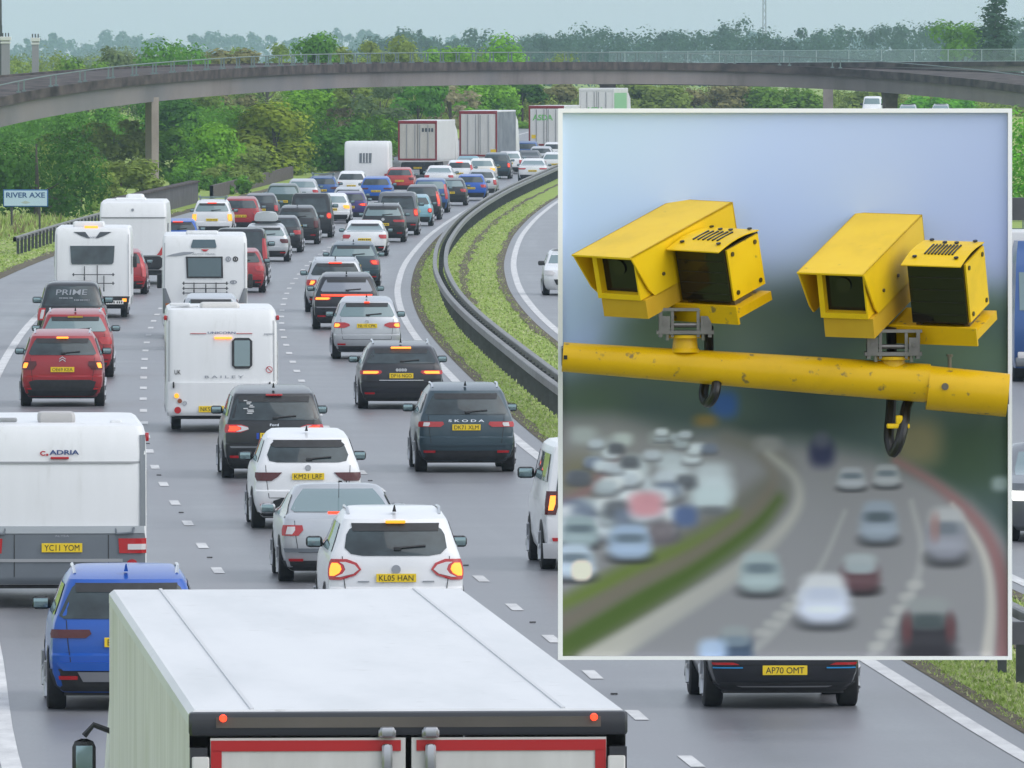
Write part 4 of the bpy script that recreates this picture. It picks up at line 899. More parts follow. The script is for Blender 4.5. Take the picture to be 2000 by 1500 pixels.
car(712, 501, 'saloon', 1.8, 1.42, 4.6, 'white', 'white saloon with large pale rear window beside the curve of the barrier', light='block', det=2, glass=GLASSL, antenna=False, wiper=False)
car(748, 474, 'suv', 1.92, 1.66, 4.75, 'black', 'black four-by-four with pale window and yellow plate behind the grey van', light='slim', det=2, rails=CHR, glass=GLASSL, badge=('disc', .60, .07))
car(776, 460, 'van', 1.9, 1.94, 4.9, 'grey', 'grey-green van with big dark rear window and round red lamp', light='column', lens=REDL, lit=(LITR, .2, .8), det=2, win=(.60, .90, .84), antenna=False, group='vans in the queue')
car(810, 442, 'hatch', 1.68, 1.50, 3.9, 'paleblue', 'pale blue small hatchback beside the grey-green van', light='round', lens=REDL, lit=(LITR, .3, .8), det=1)
car(824, 430, 'suv', 1.85, 1.72, 4.6, 'charcoal', 'dark estate with tall red corner lamps near the road edge', light='tall', lens=REDL, det=1, lit=(LITR, .3, .8))
car(840, 416, 'mpv', 1.88, 1.80, 4.8, 'midblue', 'dark blue people carrier behind the estate with tall red lamps', light='tall', det=1, glass=GLASSL)
car(879, 402, 'hatch', 1.8, 1.5, 4.2, 'black', 'black hatchback with yellow plate between blue people carrier and bright blue hatchback', light='block', det=1, glass=GLASSL)
car(919, 392, 'hatch', 1.8, 1.48, 4.1, 'blue', 'bright blue hatchback closest to where the barrier meets the road edge', light='block', det=1)
car(940, 384, 'hatch', 1.8, 1.55, 4.2, 'silver', 'silver hatchback peeping out beyond the bright blue one by the barrier', light='column', det=1)
car(857, 371, 'saloon', 1.8, 1.45, 4.6, 'white', 'white saloon just right of the first far lorry, pale rear window', light='block', det=1, glass=GLASSL)
car(897, 362, 'hatch', 1.8, 1.55, 4.2, 'white', 'white hatchback with red glow in its rear window near the lorries', light='tall', det=1, brake=(LITR, .2))
car(940, 358, 'hatch', 1.8, 1.55, 4.2, 'cream', 'cream hatchback with one lit orange lamp near the lorries', light='block', lens=AMB, det=1, glass=GLASSL)
car(969, 350, 'suv', 1.85, 1.68, 4.5, 'navy', 'dark blue car with red lamp in front of the second far lorry', light='column', lens=REDL, lit=(LITR, .3, .8), det=1)
car(994, 340, 'hatch', 1.8, 1.5, 4.2, 'white', 'white hatchback squeezed behind the dark blue car by the second lorry', light='column', det=1, glass=GLASSL)
car(1040, 355, 'saloon', 1.85, 1.46, 4.7, 'white', 'white saloon with long red lamps beside the far bend of the barrier', light='slim', det=1, glass=GLASSL)
car(1083, 342, 'hatch', 1.8, 1.5, 4.2, 'white', 'white hatchback at the left side of the framed picture, furthest along the barrier', light='block', det=1, glass=GLASSL)
car(1031, 336, 'saloon', 1.8, 1.45, 4.5, 'grey', 'grey saloon roof showing above the white saloon with long lamps', light='block', det=1)
car(1028, 324, 'suv', 1.85, 1.7, 4.5, 'midblue', 'blue off-road car in front of the third far lorry', light='column', det=1)
car(1056, 329, 'hatch', 1.8, 1.5, 4.2, 'silver', 'silver hatchback beneath the green-lettered lorry', light='block', det=1)
car(1082, 321, 'hatch', 1.8, 1.55, 4.2, 'white', 'white hatchback with red lamps close under the green-lettered lorry', light='tall', lens=REDL, det=1)
car(913, 348, 'saloon', 1.75, 1.42, 4.4, 'paleblue', 'pale green-blue car roof showing below the second far lorry', light='block', det=1, glass=GLASSL)
# --- left and middle lanes
car(686, 389, 'hatch', 1.8, 1.58, 4.1, 'white', 'white hatchback directly behind the far white box van', light='block', det=1)
car(734, 399, 'hatch', 1.82, 1.52, 4.2, 'cyanblue', 'vivid blue hatchback right of the white hatchback behind the box van', light='slim', lens=DREDL, det=1)
car(780, 377, 'hatch', 1.75, 1.5, 4.1, 'orange', 'orange-red hatchback with orange plate below the first far lorry', light='block', lens=DREDL, det=1)
car(682, 432, 'hatch', 1.8, 1.46, 4.2, 'purple', 'purple-navy hatchback with red lamp beside the white hatchback', light='wing', lens=REDL, lit=(LITR, .2, .7), det=1)
car(680, 420, 'hatch', 1.75, 1.42, 4.2, 'silver', 'silver roof peeping above the purple-navy hatchback', light='block', det=1)
car(648, 437, 'hatch', 1.78, 1.46, 4.1, 'white', 'white hatchback partly hidden by the black taxi-like van', light='block', lens=AMB, det=1, glass=GLASSL)
car(607, 465, 'van', 1.88, 1.97, 4.6, 'black', 'tall black van with one red round lamp in the middle lane', light='round', lens=REDL, lit=(LITR, .2, .8), det=1, win=(.58, .88, .8), antenna=False, group='vans in the queue')
car(580, 478, 'suv', 1.85, 1.64, 4.5, 'black', 'black off-road car behind the tall black van', light='column', lens=DREDL, det=2)
car(546, 494, 'estate', 1.8, 1.5, 4.6, 'charcoal', 'dark grey estate car between roof-box car and black off-road car', light='block', lens=REDL, det=1)
car(518, 512, 'suv', 1.84, 1.46, 4.5, 'silver', 'silver car carrying a rounded roof box', light='block', lens=DREDL, det=2, roofbox=True, antenna=False, glass=GLASSL)
car(470, 556, 'van', 1.9, 1.94, 4.9, 'charcoal', 'dark grey van half hidden by the white motorhome with dark corner bumpers', light='tall', lens=REDL, det=1, win=(.60, .93, .88), antenna=False, group='vans in the queue')
car(466, 573, 'hatch', 1.76, 1.48, 4.1, 'red', 'red hatchback squeezed right of the white motorhome in the middle lane', light='block', lens=REDL, det=2)
car(412, 686, 'hatch', 1.75, 1.5, 4.2, 'silver', 'silver car between the white motorhome and the twin-lamp caravan', light='block', lens=REDL, det=2, glass=GLASSL, antenna=False)
car(234, 576, 'hatch', 1.78, 1.50, 4.2, 'red', 'red hatchback squeezed between the two white motorhomes on the left', light='tall', lens=REDL, det=2)
def ex_pick(t, S, W, k, L):
    q = MB(); z = .85 * k; add_text(q, 'PRIME', lambda u, v: (u + .0, S.rear(abs(u), z + v) - .025, z + v), width=.82, height=.14, bold=.004, slant=.15); q.build('window_lettering', INKG, t, smooth=False)
    q = MB(); rg = random.Random(3)
    for z2, x0, x1 in ((.765, -.32, .05), (.735, .08, .48)):
        x = x0
        while x < x1:
            wd = .02 + .04 * rg.random(); q.box((x, S.rear(abs(x), z2 * k) - .022, z2 * k), (wd, .004, .035)); x += wd + .012
    q.build('small_lettering', INKG, t, smooth=False)
    q = MB(); z = .60 * k; q.box((0, S.rear(0, z) - .02, z), (.14, .03, .04), ch=.01); q.cyl((0, S.rear(0, .54 * k) - .0, .54 * k), (0, S.rear(0, .54 * k) - .025, .54 * k), .07, n=12); q.build('tailgate_badge', CHR, t)
car(140, 684, 'pickup', 1.86, 1.80, 5.2, 'black', 'black pickup truck with PRIME lettered on its rear canopy window', light='column', lens=REDL, split=(CLRL, .15, .6), det=3, win=(.645, .94, .93), antenna=False, wiper=False, extra=ex_pick, dband=False, group='cars queuing on the motorway', plz=.34)
def ex_volvo(t, S, W, k, L):
    q = MB(); x = .43; z = .40 * k; q.box((x, S.rear(x, z) - .02, z), (.2, .01, .2)); q.build('sticker', GREYP, t)
    q = MB(); z = .905 * k; q.box((0, S.rear(0, z) - .03, z), (.36, .03, .04)); q.build('high_brake_lamp', mat('brake_lamp_amber', (.45, .28, .02), rough=.4), t)
car(147, 739, 'suv', 1.85, 1.63, 4.4, 'red', 'red car with silver roof rails behind the black pickup', light='block', lens=REDL, det=3, rails=CHR, glass=GLASSL, extra=ex_volvo, black=.28)
def ex_c5(t, S, W, k, L):
    q = MB(); S.patch(q, [(.22 * k, -W * .36, W * .36), (.34 * k, -W * .40, W * .40), (.365 * k, -W * .32, W * .32)], off=.03, nu=8); q.build('bumper_panel', BLK, t)
    q = MB(); z = .60 * k; y = S.rear(0, z) - .014
    for dz in (0, .05): q.add([(-.07, y, z + dz), (0, y, z + .05 + dz), (.07, y, z + dz), (.07, y, z + .022 + dz), (0, y, z + .072 + dz), (-.07, y, z + .022 + dz)], [(0, 1, 4, 5), (1, 2, 3, 4)])
    q.build('chevron_badge', CHR, t)
car(122, 796, 'suv', 1.85, 1.67, 4.5, 'red', 'red car with black lower bumper, lit amber brake light, behind the first caravan', light='block', lens=DREDL, lit=(LITO, .62, .92), brake=(LITO, .13), det=3, rails=CHR, txt='OE69 KEA', black=.27, plz=.50, extra=ex_c5, antenna=False)
car(347, 499, 'hatch', 1.76, 1.46, 4.0, 'blue', 'blue hatchback with lit red top brake light right of the tall domed motorhome', light='wing', lens=AMB, det=2, brake=(LITR, .2), antenna=False)
car(414, 464, 'suv', 1.82, 1.66, 4.3, 'white', 'white boxy car with orange lamps and roof rack near the grey parapet', light='column', lens=AMB, lit=(LITO, .2, .8), det=2, brake=(LITR, .2), rack=1, glass=GLASSL, txt='GU65 KNE', antenna=False)
car(470, 455, 'suv', 1.8, 1.62, 4.4, 'red', 'red car with dark rear window right of the white boxy car', light='block', lens=REDL, det=1)
car(508, 439, 'hatch', 1.76, 1.50, 4.1, 'charcoal', 'charcoal hatchback with silver roof beyond the red car by the parapet', light='column', lens=REDL, det=1)
car(552, 424, 'suv', 1.85, 1.66, 4.5, 'green', 'very dark green car with clear yellow plate in the left lane', light='column', lens=DREDL, det=1, glass=GLASSL)
car(590, 404, 'hatch', 1.8, 1.5, 4.2, 'silver', 'silver hatchback with red lamp ahead of the dark green car', light='block', lens=REDL, det=1, glass=GLASSL)
car(629, 397, 'hatch', 1.8, 1.5, 4.2, 'midblue', 'mid blue hatchback with white roof rack in the left lane', light='wing', lens=DREDL, det=1, rack=1)
# --- van at the picture's left side and the opposite carriageway
def ex_t5(t, S, W, k, L):
    q = MB(); S.patch(q, [(.10 * k, -W * .49, W * .49), (.22 * k, -W * .5, W * .5)], off=.05, nu=10); q.build('step_bumper', P('white'), t)
car(1186, 1117, 'van', 1.9, 1.93, 4.9, 'white', 'white van with lit amber lamp cut off by the framed picture', light='column', lens=DREDL, lit=(LITO, .25, .7), det=3, win=(.56, .90, .82), antenna=False, group='vans in the queue', extra=ex_t5, black=.0)
car(1113, 578, 'hatch', 1.75, 1.5, 4.1, 'white', 'white oncoming hatchback on the opposite carriageway left of the picture', opp=1, det=2)
car(2087, 1062, 'saloon', 1.85, 1.5, 4.6, 'grey', 'grey oncoming car with bright headlamp at the right edge', opp=2, det=2)
car(1772, 236, 'hatch', 1.8, 1.5, 4.2, 'silver', 'silver oncoming car beneath the right end of the flyover', opp=1, det=1)
car(1836, 235, 'hatch', 1.8, 1.5, 4.2, 'silver', 'second silver oncoming car beneath the right end of the flyover, further right', opp=1, det=1)
# ---------------------------------------------------------------- caravans and motorhomes
def shell_box(W, Hh, L, layers=None, rr=.12, bow=.03):
    h = W / 2
    Ly = layers or [(.34, .05, L - .3, .97), (.42, .0, L - .1, 1.0), (1.0, .0, L, 1.0), (1.7, .05, L - .1, 1.0), (Hh - .42, .10, L - .3, 1.0), (Hh - .14, .17, L - .6, .99), (Hh - .04, .24, L - .8, .965), (Hh, .36, L - 1.0, .91)]
    return Shell([(z, a, b, w_ * h) for z, a, b, w_ in Ly], rr=rr, rf=.3, bow=bow, tap=.0)
def van_root(cx, yb, name, label, cat, grp):
    p = at(cx, yb); t = empty(name, p, head(p.y)); return tag(t, label, cat, grp), p, F / p.y
def rbox(q, x, y, z, wx, wy, wz, ch=.03, mi=0): q.box((x, y, z), (wx, wy, wz), mi, ch=ch)
def lampround(t, S, x, z, r, m, name='tail_light', d=.03):
    q = MB(); y = S.rear(x, z); q.cyl((x, y + .02, z), (x, y - d, z), r, r * .93, 16); q.build(name, m, t)
def window(t, S, x, z, w_, h_, gm=GLASS, fr=.035, name='window', rim=BLK):
    q = MB(); c = min(w_, h_) * .16; rows = [(z - h_/2, x - w_/2 + c, x + w_/2 - c), (z - h_/2 + c, x - w_/2, x + w_/2), (z + h_/2 - c, x - w_/2, x + w_/2), (z + h_/2, x - w_/2 + c, x + w_/2 - c)]
    S.patch(q, rows, off=.03, nu=6, nv=2); o = q.build(name, rim, t)
    q = MB(); f = fr; rows = [(z - h_/2 + f, x - w_/2 + c, x + w_/2 - c), (z - h_/2 + c, x - w_/2 + f, x + w_/2 - f), (z + h_/2 - c, x - w_/2 + f, x + w_/2 - f), (z + h_/2 - f, x - w_/2 + c, x + w_/2 - c)]
    S.patch(q, rows, off=.04, nu=6, nv=2); q.build('pane', gm, o)
def rear_text(t, S, txt, x, z, wd, hh, m, name='lettering', bold=.015, off=.02, slant=0):
    q = MB(); add_text(q, txt, lambda u, v: (x + u, S.rear(abs(x + u), z + v) - off, z + v), width=wd, height=hh, bold=bold, slant=slant); q.build(name, m, t, smooth=False)
def sidewin(t, S, sx, y0, y1, z0, z1):
    q = MB(); S.sidepatch(q, [(z0, y0, y1), (z1, y0, y1)], off=.025, mir=sx < 0); q.build('side_window', GLASS, t)
def axle(t, W, y, r=.32):
    for sx in (-1, 1): wheel(t, sx * (W / 2 - .22), y, r, .2, sx)
GRP = ramp_mat('white_caravan_shell_weathered', 2.2, [(.22, (.60, .605, .595)), (.42, (.70, .71, .712)), (.8, (.735, .745, .75))], .32, stretch=(2.2, 2.2, .25), spec=.45)
def rails(t, S, W, z0, z1, m=None):
    for sx in (-1, 1):
        q = MB(); S.patch(q, [(z0, W * .470, W * .482), (z1, W * .466, W * .478)], off=.016, nu=1, nv=6, mir=sx < 0); q.build('awning_rail', m or mat('awning_rail_grey', (.46, .47, .48), rough=.45), t)
def side_skirts(t, S, L, z0, z1):
    for sx in (-1, 1):
        q = MB(); S.sidepatch(q, [(z0, .3, L - .6), (z1, .3, L - .6)], off=.014, mir=sx < 0, nv=1); q.build('side_skirt', BULB, t)
GRPN = 'caravans and motorhomes in the queue'
# grey-skirted caravan at the left edge
t, p, s = van_root(118, 1190, 'caravan', 'white caravan with ADRIA lettering and grey lower panel, cut by the left edge', 'caravan', GRPN)
W = 338 / s; S = shell_box(W, 2.56, 6.3, bow=.05); S.body().build('body', GRP, t, ang=28)
def Z(y): return H - (y - YH) / s
def X_(x, c=118): return (x - c) / s
zs = Z(1042)
q = MB(); S.patch(q, [(.345, -W*.47, W*.47), (.45, -W*.492, W*.492), (zs - .06, -W*.492, W*.492), (zs, -W*.488, W*.488)], off=.03, nu=16); q.build('lower_panel', GREYP, t)
q = MB(); S.patch(q, [(zs, -W*.488, W*.488), (zs + .10, -W*.485, W*.485)], off=.05, nu=12, nv=1); q.build('ledge', mat('pale_grey_panel', (.36, .39, .41), rough=.4, coat=.3), t)
q = MB(); S.patch(q, [(Z(1098), -W*.43, W*.36), (Z(1092), -W*.43, W*.36)], off=.05, nu=12, nv=1); q.build('trim_line', BULB, t)
q = MB(); S.patch(q, [(Z(906), -W*.485, W*.485), (Z(902), -W*.485, W*.485)], off=.018, nu=12, nv=1); q.build('seam', BULB, t)
for xx in (28, 212):
    q = MB(); S.patch(q, [(.45, X_(xx) - .006, X_(xx) + .006), (zs - .02, X_(xx) - .006, X_(xx) + .006)], off=.036, nu=1); q.build('panel_gap', BLK, t)
for sx in (-1, 1):
    q = MB(); S.patch(q, [(zs + .1, W*.462, W*.494), (2.4, W*.462, W*.494)], off=.022, nu=3, mir=sx < 0); q.build('corner_trim', GREYP, t)
    q = MB(); S.patch(q, [(Z(1081), W*.34, W*.498), (Z(1052), W*.335, W*.498)], off=.05, nu=6, mir=sx < 0); o = q.build('tail_light', REDL, t)
    q = MB(); S.patch(q, [(Z(1074), W*.39, W*.495), (Z(1063), W*.39, W*.495)], off=.06, nu=4, mir=sx < 0); q.build('reversing_lamp', CLRL, o)
    lampround(t, S, sx * X_(258), Z(1104), .085, REDL, 'reflector', .06)
    q = MB(); y_ = S.rear(X_(243), Z(1040)) - .07; q.tube([(sx * X_(226), y_ + .03, Z(1033)), (sx * X_(228), y_, Z(1043)), (sx * X_(260), y_, Z(1041)), (sx * X_(262), y_ + .03, Z(1031))], .018, 6); q.build('grab_handle', GREYP, t)
    q = MB(); q.box((sx * (W / 2 + .01), .35, Z(855)), (.05, .1, .12), ch=.01); q.build('marker_lamp', REDL, t)
    sidewin(t, S, sx, 1.0, 2.2, 1.25, 1.9); sidewin(t, S, sx, 3.4, 4.4, 1.25, 1.9)
rear_text(t, S, 'ADRIA', X_(126), Z(884), 58 / s, 9 / s, INKB, bold=.03)
q = MB(); z = Z(886); x = X_(85)
for k in range(16):
    a0, a1 = R(40 + k * 18), R(58 + k * 18)
    q.add([(x + r * math.cos(a), S.rear(x, z) - .02, z + r * .75 * math.sin(a)) for a, r in ((a0, .045), (a1, .045), (a1, .025), (a0, .025))], [(0, 1, 2, 3)])
q.box((x + .055, S.rear(x, z) - .02, z - .02), (.03, .004, .03)); q.build('emblem', INKR, t, smooth=False)
q = MB(); z = Z(895); q.box((X_(117), S.rear(0, z) - .02, z), (36 / s, .04, 5 / s), ch=.008); q.build('brake_light', REDL, t)
rear_text(t, S, 'ALTEA', X_(121), Z(1047), 28 / s, 4 / s, INKG, name='model_lettering', off=.04)
plate(t, X_(121), S.rear(0, Z(1070)) - .04, Z(1070), 'YC11 YOM', wd=.56, hh=.125)
q = MB(); rbox(q, X_(112), .85, 2.62, .52, .5, .17, .05); q.build('roof_vent', mat('vent_grey', (.45, .44, .43), rough=.5), t)
q = MB(); rbox(q, X_(228), .55, 2.57, .16, .16, .05, .02); q.build('roof_cap', GRP, t)
q = MB(); rbox(q, X_(10), .5, 2.6, .35, .12, .06, .02); q.build('roof_rail', BULB, t)
axle(t, W, 2.6); q = MB(); q.box((0, 3, .34), (W * .9, 5.6, .12)); q.build('underbody', BLK, t, smooth=False)
# twin-lamp caravan with offset window
t, p, s = van_root(433, 846, 'caravan', 'white caravan with small rounded rear window, UK lettering and round lamps', 'caravan', GRPN)
W = 217 / s; S = shell_box(W, 2.55, 6.0, rr=.16, bow=.05); S.body().build('body', GRP, t, ang=28)
X_ = lambda x: (x - 433) / s
window(t, S, X_(473), Z(690), 40 / s, 60 / s, GLASSL, fr=.05)
rear_text(t, S, 'UNICORN', X_(433), Z(650), 54 / s, 4.5 / s, INKB, bold=.01)
q = MB()
for a, b in ((372, 403), (462, 493)): S.patch(q, [(Z(652), X_(a), X_(b)), (Z(651), X_(a), X_(b))], off=.018, nu=4, nv=1)
q.build('pinstripe', INKR, t)
q = MB(); z = Z(660); q.box((X_(436), S.rear(0, z) - .02, z), (34 / s, .04, 4 / s), ch=.008); q.build('brake_light', LITO, t)
rear_text(t, S, 'UK', X_(347), Z(727), 12 / s, 9 / s, INK, name='country_letters', bold=.01)
rear_text(t, S, 'B A I L E Y', X_(438), Z(736), 76 / s, 5 / s, INKG, name='maker_letters')
rear_text(t, S, 'pageant', X_(526), Z(653), 20 / s, 5 / s, INKG, name='model_lettering', slant=.2)
q = MB(); x, z = X_(526), Z(722)
for k in range(18):
    a0, a1 = R(k * 20), R(k * 20 + 20); q.add([(x + r * math.cos(a), S.rear(x, z) - .022, z + r * math.sin(a)) for a, r in ((a0, .07), (a1, .07), (a1, .056), (a0, .056))], [(0, 1, 2, 3)])
q.add([(x - .045, S.rear(x, z) - .022, z + .055), (x - .055, S.rear(x, z) - .022, z + .045), (x + .045, S.rear(x, z) - .022, z - .055), (x + .055, S.rear(x, z) - .022, z - .045)], [(0, 1, 2, 3)]); q.build('round_sticker', INKR, t, smooth=False)
rows = [(.40, -W*.46, W*.46), (.62, -W*.485, W*.485), (.80, -W*.36, W*.36), (.86, -W*.2, W*.2)]
q = MB(); S.patch(q, [(.36, -W*.47, W*.47), (.50, -W*.488, W*.488), (.72, -W*.48, W*.48), (1.03, -W*.485, W*.485)], off=.045, nu=16); q.build('lower_panel', GRP, t)
for sx in (-1, 1):
    for (xx, yy, r, m, nm) in ((345, 773, .052, AMB, 'indicator'), (351, 783, .05, mat('brown_lens', (.28, .07, .03), rough=.2), 'fog_lamp'), (361, 787, .05, CHR, 'reversing_lamp'), (347, 801, .075, REDL, 'tail_light')):
        lampround(t, S, sx * X_(xx), Z(yy), r, m, nm, .07)
    q = MB(); x = sx * abs(X_(339)); z = Z(752); q.tube([(x, S.rear(x, z) - .06, z - .06), (x, S.rear(x, z) - .08, z), (x, S.rear(x, z) - .06, z + .06)], .018, 6); q.build('grab_handle', BLK, t)
    q = MB(); q.box((sx * (W / 2 + .015), .3, Z(621)), (.06, .1, .1), ch=.015); q.build('marker_lamp', REDL, t)
    sidewin(t, S, sx, .5, 1.7, 1.0, 1.85); sidewin(t, S, sx, 3.0, 4.2, 1.0, 1.85)
plate(t, X_(415), S.rear(0, Z(799)) - .06, Z(799), 'NK52 BRN', wd=54 / s, hh=.13)
q = MB(); rbox(q, X_(430), .95, 2.58, .82, .7, .16, .07); q.build('roof_vent', mat('vent_cream', (.60, .585, .56), rough=.5), t)
q = MB(); rbox(q, X_(352), .8, 2.62, .42, .1, .06, .02); q.tube([(X_(335), .8, 2.55), (X_(388), .85, 2.58)], .02, 5); q.build('roof_aerial', GRP, t)
rails(t, S, W, 1.06, 2.3); side_skirts(t, S, 5.8, .4, .46)
q = MB(); S.patch(q, [(.335, -W*.40, W*.40), (.365, -W*.47, W*.47)], off=.03, nu=8); q.build('lower_trim', BLK, t)
axle(t, W, 2.4); q = MB(); q.box((0, 3, .34), (W * .9, 5.4, .12)); q.build('underbody', BLK, t, smooth=False)
# motorhomes
def rack(t, S, X_, Z, xs, ys, posts):
    q = MB()
    for yy in ys:
        q.tube([(X_(xs[0]), S.rear(0, Z(yy)) - .16, Z(yy)), (X_(xs[1]), S.rear(0, Z(yy)) - .16, Z(yy))], .013, 5)
        for xx in (xs[0] + 3, xs[1] - 3): q.box((X_(xx), S.rear(0, Z(yy)) - .17, Z(yy)), (.035, .05, .09))
    for xx, a, b in posts: q.tube([(X_(xx), S.rear(0, Z(a)) - .05, Z(a)), (X_(xx), S.rear(0, Z(b)) - .15, Z(b))], .016, 5); q.box((X_(xx), S.rear(0, Z(b)) - .16, Z(b)), (.04, .06, .12))
    q.build('bicycle_rack', DKST, t, smooth=False)
t, p, s = van_root(181, 622, 'motorhome', 'white motorhome with large dark window, bike rack and lit orange roof lamp', 'motorhome', GRPN)
W = 148 / s; X_ = lambda x: (x - 181) / s; S = shell_box(W, 2.72, 6.5, rr=.08, bow=.02); S.body().build('body', GRP, t, ang=28)
q = MB(); S.patch(q, [(Z(516), X_(141), X_(219)), (Z(512), X_(139), X_(222)), (Z(480), X_(137), X_(224))], off=.03, nu=8); q.build('rear_window', GLASS, t)
for sx in (-1, 1):
    q = MB(); S.patch(q, [(Z(465), .08, .16), (Z(460), .14, .36), (Z(453), .22, 37 / s)], off=.02, nu=5, mir=sx < 0); q.build('wing_emblem', INKG if 0 else mat('slate_ink', (.05, .06, .07), rough=.5), t)
    q = MB(); S.patch(q, [(Z(590), .92 * 47 / 65, 71 / s), (Z(582), .92 * 47 / 65, 71 / s)], off=.04, nu=4, mir=sx < 0); o = q.build('tail_light', REDL, t)
    q = MB(); S.patch(q, [(Z(589), 58 / s, 66 / s), (Z(583), 58 / s, 66 / s)], off=.05, nu=3, mir=sx < 0); q.build('indicator', LITO, o)
    q = MB(); q.box((sx * (W / 2 + .06), 5.4, 1.6), (.12, .12, .35), ch=.03); q.build('mirror', BLK, t)
    sidewin(t, S, sx, 1.0, 2.0, 1.3, 1.9)
rear_text(t, S, 'SWIFT', X_(180), Z(463.5), 20 / s, 3 / s, INKG, bold=.02)
q = MB(); z = Z(445); q.box((X_(178), S.rear(0, z) - .02, z + .02), (26 / s, .06, 5 / s), ch=.01); q.build('brake_light', LITO, t)
rack(t, S, X_, Z, (141, 224), (536, 553), ((165, 520, 545), (190, 518, 560), (203, 538, 565)))
q = MB(); S.patch(q, [(.34, -W*.46, W*.46), (.66, -W*.49, W*.49)], off=.05, nu=10); q.build('bumper', BLK, t)
q = MB(); rbox(q, X_(173), 1.0, 2.78, 62 / s, .9, .2, .06); q.build('roof_box', GRP, t)
rails(t, S, W, .7, 2.5); side_skirts(t, S, 6.2, .4, .6)
plate(t, X_(224), S.rear(.4, .48) - .07, .48, None, white=True, wd=.52)
axle(t, W, 1.9, .33); axle(t, W, 5.4, .33); q = MB(); q.box((0, 3.2, .36), (W * .85, 6, .14)); q.build('underbody', BLK, t, smooth=False)
t, p, s = van_root(400, 663, 'motorhome', 'white motorhome with square rear window and dark corner bumpers in the middle lane', 'motorhome', GRPN)
W = 166 / s; X_ = lambda x: (x - 400) / s; S = shell_box(W, 2.88, 6.8, rr=.10, bow=.02); S.body().build('body', GRP, t, ang=28)
q = MB(); S.patch(q, [(Z(543), X_(365), X_(436)), (Z(501), X_(363), X_(435))], off=.03, nu=8); o = q.build('rear_window', BLK, t)
q = MB(); S.patch(q, [(Z(540), X_(368), X_(432)), (Z(504), X_(367), X_(432))], off=.04, nu=8); q.build('pane', mat('blue_dark_glass', (.045, .085, .10), rough=.05, spec=.9), o)
q = MB(); S.patch(q, [(Z(484), X_(374), X_(422)), (Z(481), X_(373), X_(423)), (Z(468), X_(377), X_(420))], off=.03, nu=8); q.build('upper_window', mat('blue_dark_glass', (.045, .085, .10), rough=.05, spec=.9), t)
q = MB(); S.patch(q, [(Z(491), X_(398), X_(403)), (Z(487), X_(393), X_(408))], off=.02, nu=3); q.build('emblem', INKR, t)
q = MB(); S.patch(q, [(Z(500), X_(325), X_(345)), (Z(496), X_(338), X_(372)), (Z(492), X_(358), X_(380))], off=.018, nu=6); q.build('swoosh', INKG, t)
rear_text(t, S, 'AUTO-TRAIL', X_(398), Z(496), 46 / s, 3 / s, INKG)
for xx, yy, r, m in ((446, 506, .075, INKG), (460, 506, .075, INK), (456, 551, .10, INKG)):
    q = MB(); x, z = X_(xx), Z(yy); y_ = S.rear(x, z) - .02
    for k in range(16):
        a0, a1 = R(k * 22.5), R(k * 22.5 + 22.5); q.add([(x + rr_ * math.cos(a), y_, z + rr_ * math.sin(a) * (.55 if yy > 540 else 1)) for a, rr_ in ((a0, r), (a1, r), (a1, r * .6), (a0, r * .6))], [(0, 1, 2, 3)])
    q.box((x, y_ - .002, z), (r * .5, .004, r * .9)); q.build('round_badge', m, t, smooth=False)
for sx in (-1, 1):
    q = MB(); S.patch(q, [(Z(612), 62 / s, 82 / s), (Z(595), 64 / s, 82 / s), (Z(563), 76 / s, 82.5 / s)], off=.03, nu=5, mir=sx < 0); o = q.build('corner_bumper', P('grey'), t)
    q = MB(); S.patch(q, [(Z(600), 67 / s, 76 / s), (Z(592), 69 / s, 77 / s)], off=.045, nu=3, mir=sx < 0); q.build('indicator', mat('dull_amber_lens', (.35, .12, .03), rough=.2), o)
    q = MB(); q.box((sx * (W / 2 + .1), 5.6, 1.5), (.14, .12, .4), ch=.03); q.build('mirror', BLK, t)
    sidewin(t, S, sx, 1.0, 2.0, 1.4, 2.0)
rack(t, S, X_, Z, (356, 446), (553, 563, 572), ((379, 552, 570), (402, 555, 568), (422, 552, 570)))
q = MB(); S.patch(q, [(.34, -W*.46, W*.46), (.62, -W*.49, W*.49)], off=.05, nu=10); q.build('bumper', P('grey'), t)
rails(t, S, W, 1.1, 2.65); side_skirts(t, S, 6.4, .4, .6)
q = MB(); rbox(q, X_(395), 1.0, 2.92, .9, .7, .12, .05); q.build('roof_vent', GRP, t)
axle(t, W, 1.9, .33); axle(t, W, 5.6, .33); q = MB(); q.box((0, 3.2, .36), (W * .85, 6, .14)); q.build('underbody', BLK, t, smooth=False)
t, p, s = van_root(260, 556, 'motorhome', 'tall plain white motorhome with roof dome and red corner lamps, furthest left', 'motorhome', GRPN)
W = 131 / s; X_ = lambda x: (x - 260) / s; S = shell_box(W, 2.9, 7.0, layers=[(.5, .05, 6.7, .95), (.6, 0, 6.9, .98), (1.0, .0, 7, 1.0), (1.8, .02, 6.8, 1.0), (2.28, .05, 6.6, 1.0), (2.33, .02, 6.5, 1.0), (2.62, .10, 6.3, .99), (2.8, .22, 6.1, .97), (2.9, .42, 5.8, .9)], rr=.10, bow=.02); S.body().build('body', GRP, t, ang=28)
q = MB(); S.patch(q, [(2.285, -W*.47, W*.47), (2.315, -W*.48, W*.48)], off=.012, nu=10, nv=1); q.build('seam', BULB, t)
q = MB(); x, z = X_(259), Z(410); q.cyl((x, S.rear(0, z), z), (x, S.rear(0, z) - .03, z), .05, n=10); q.build('badge', INKG, t)
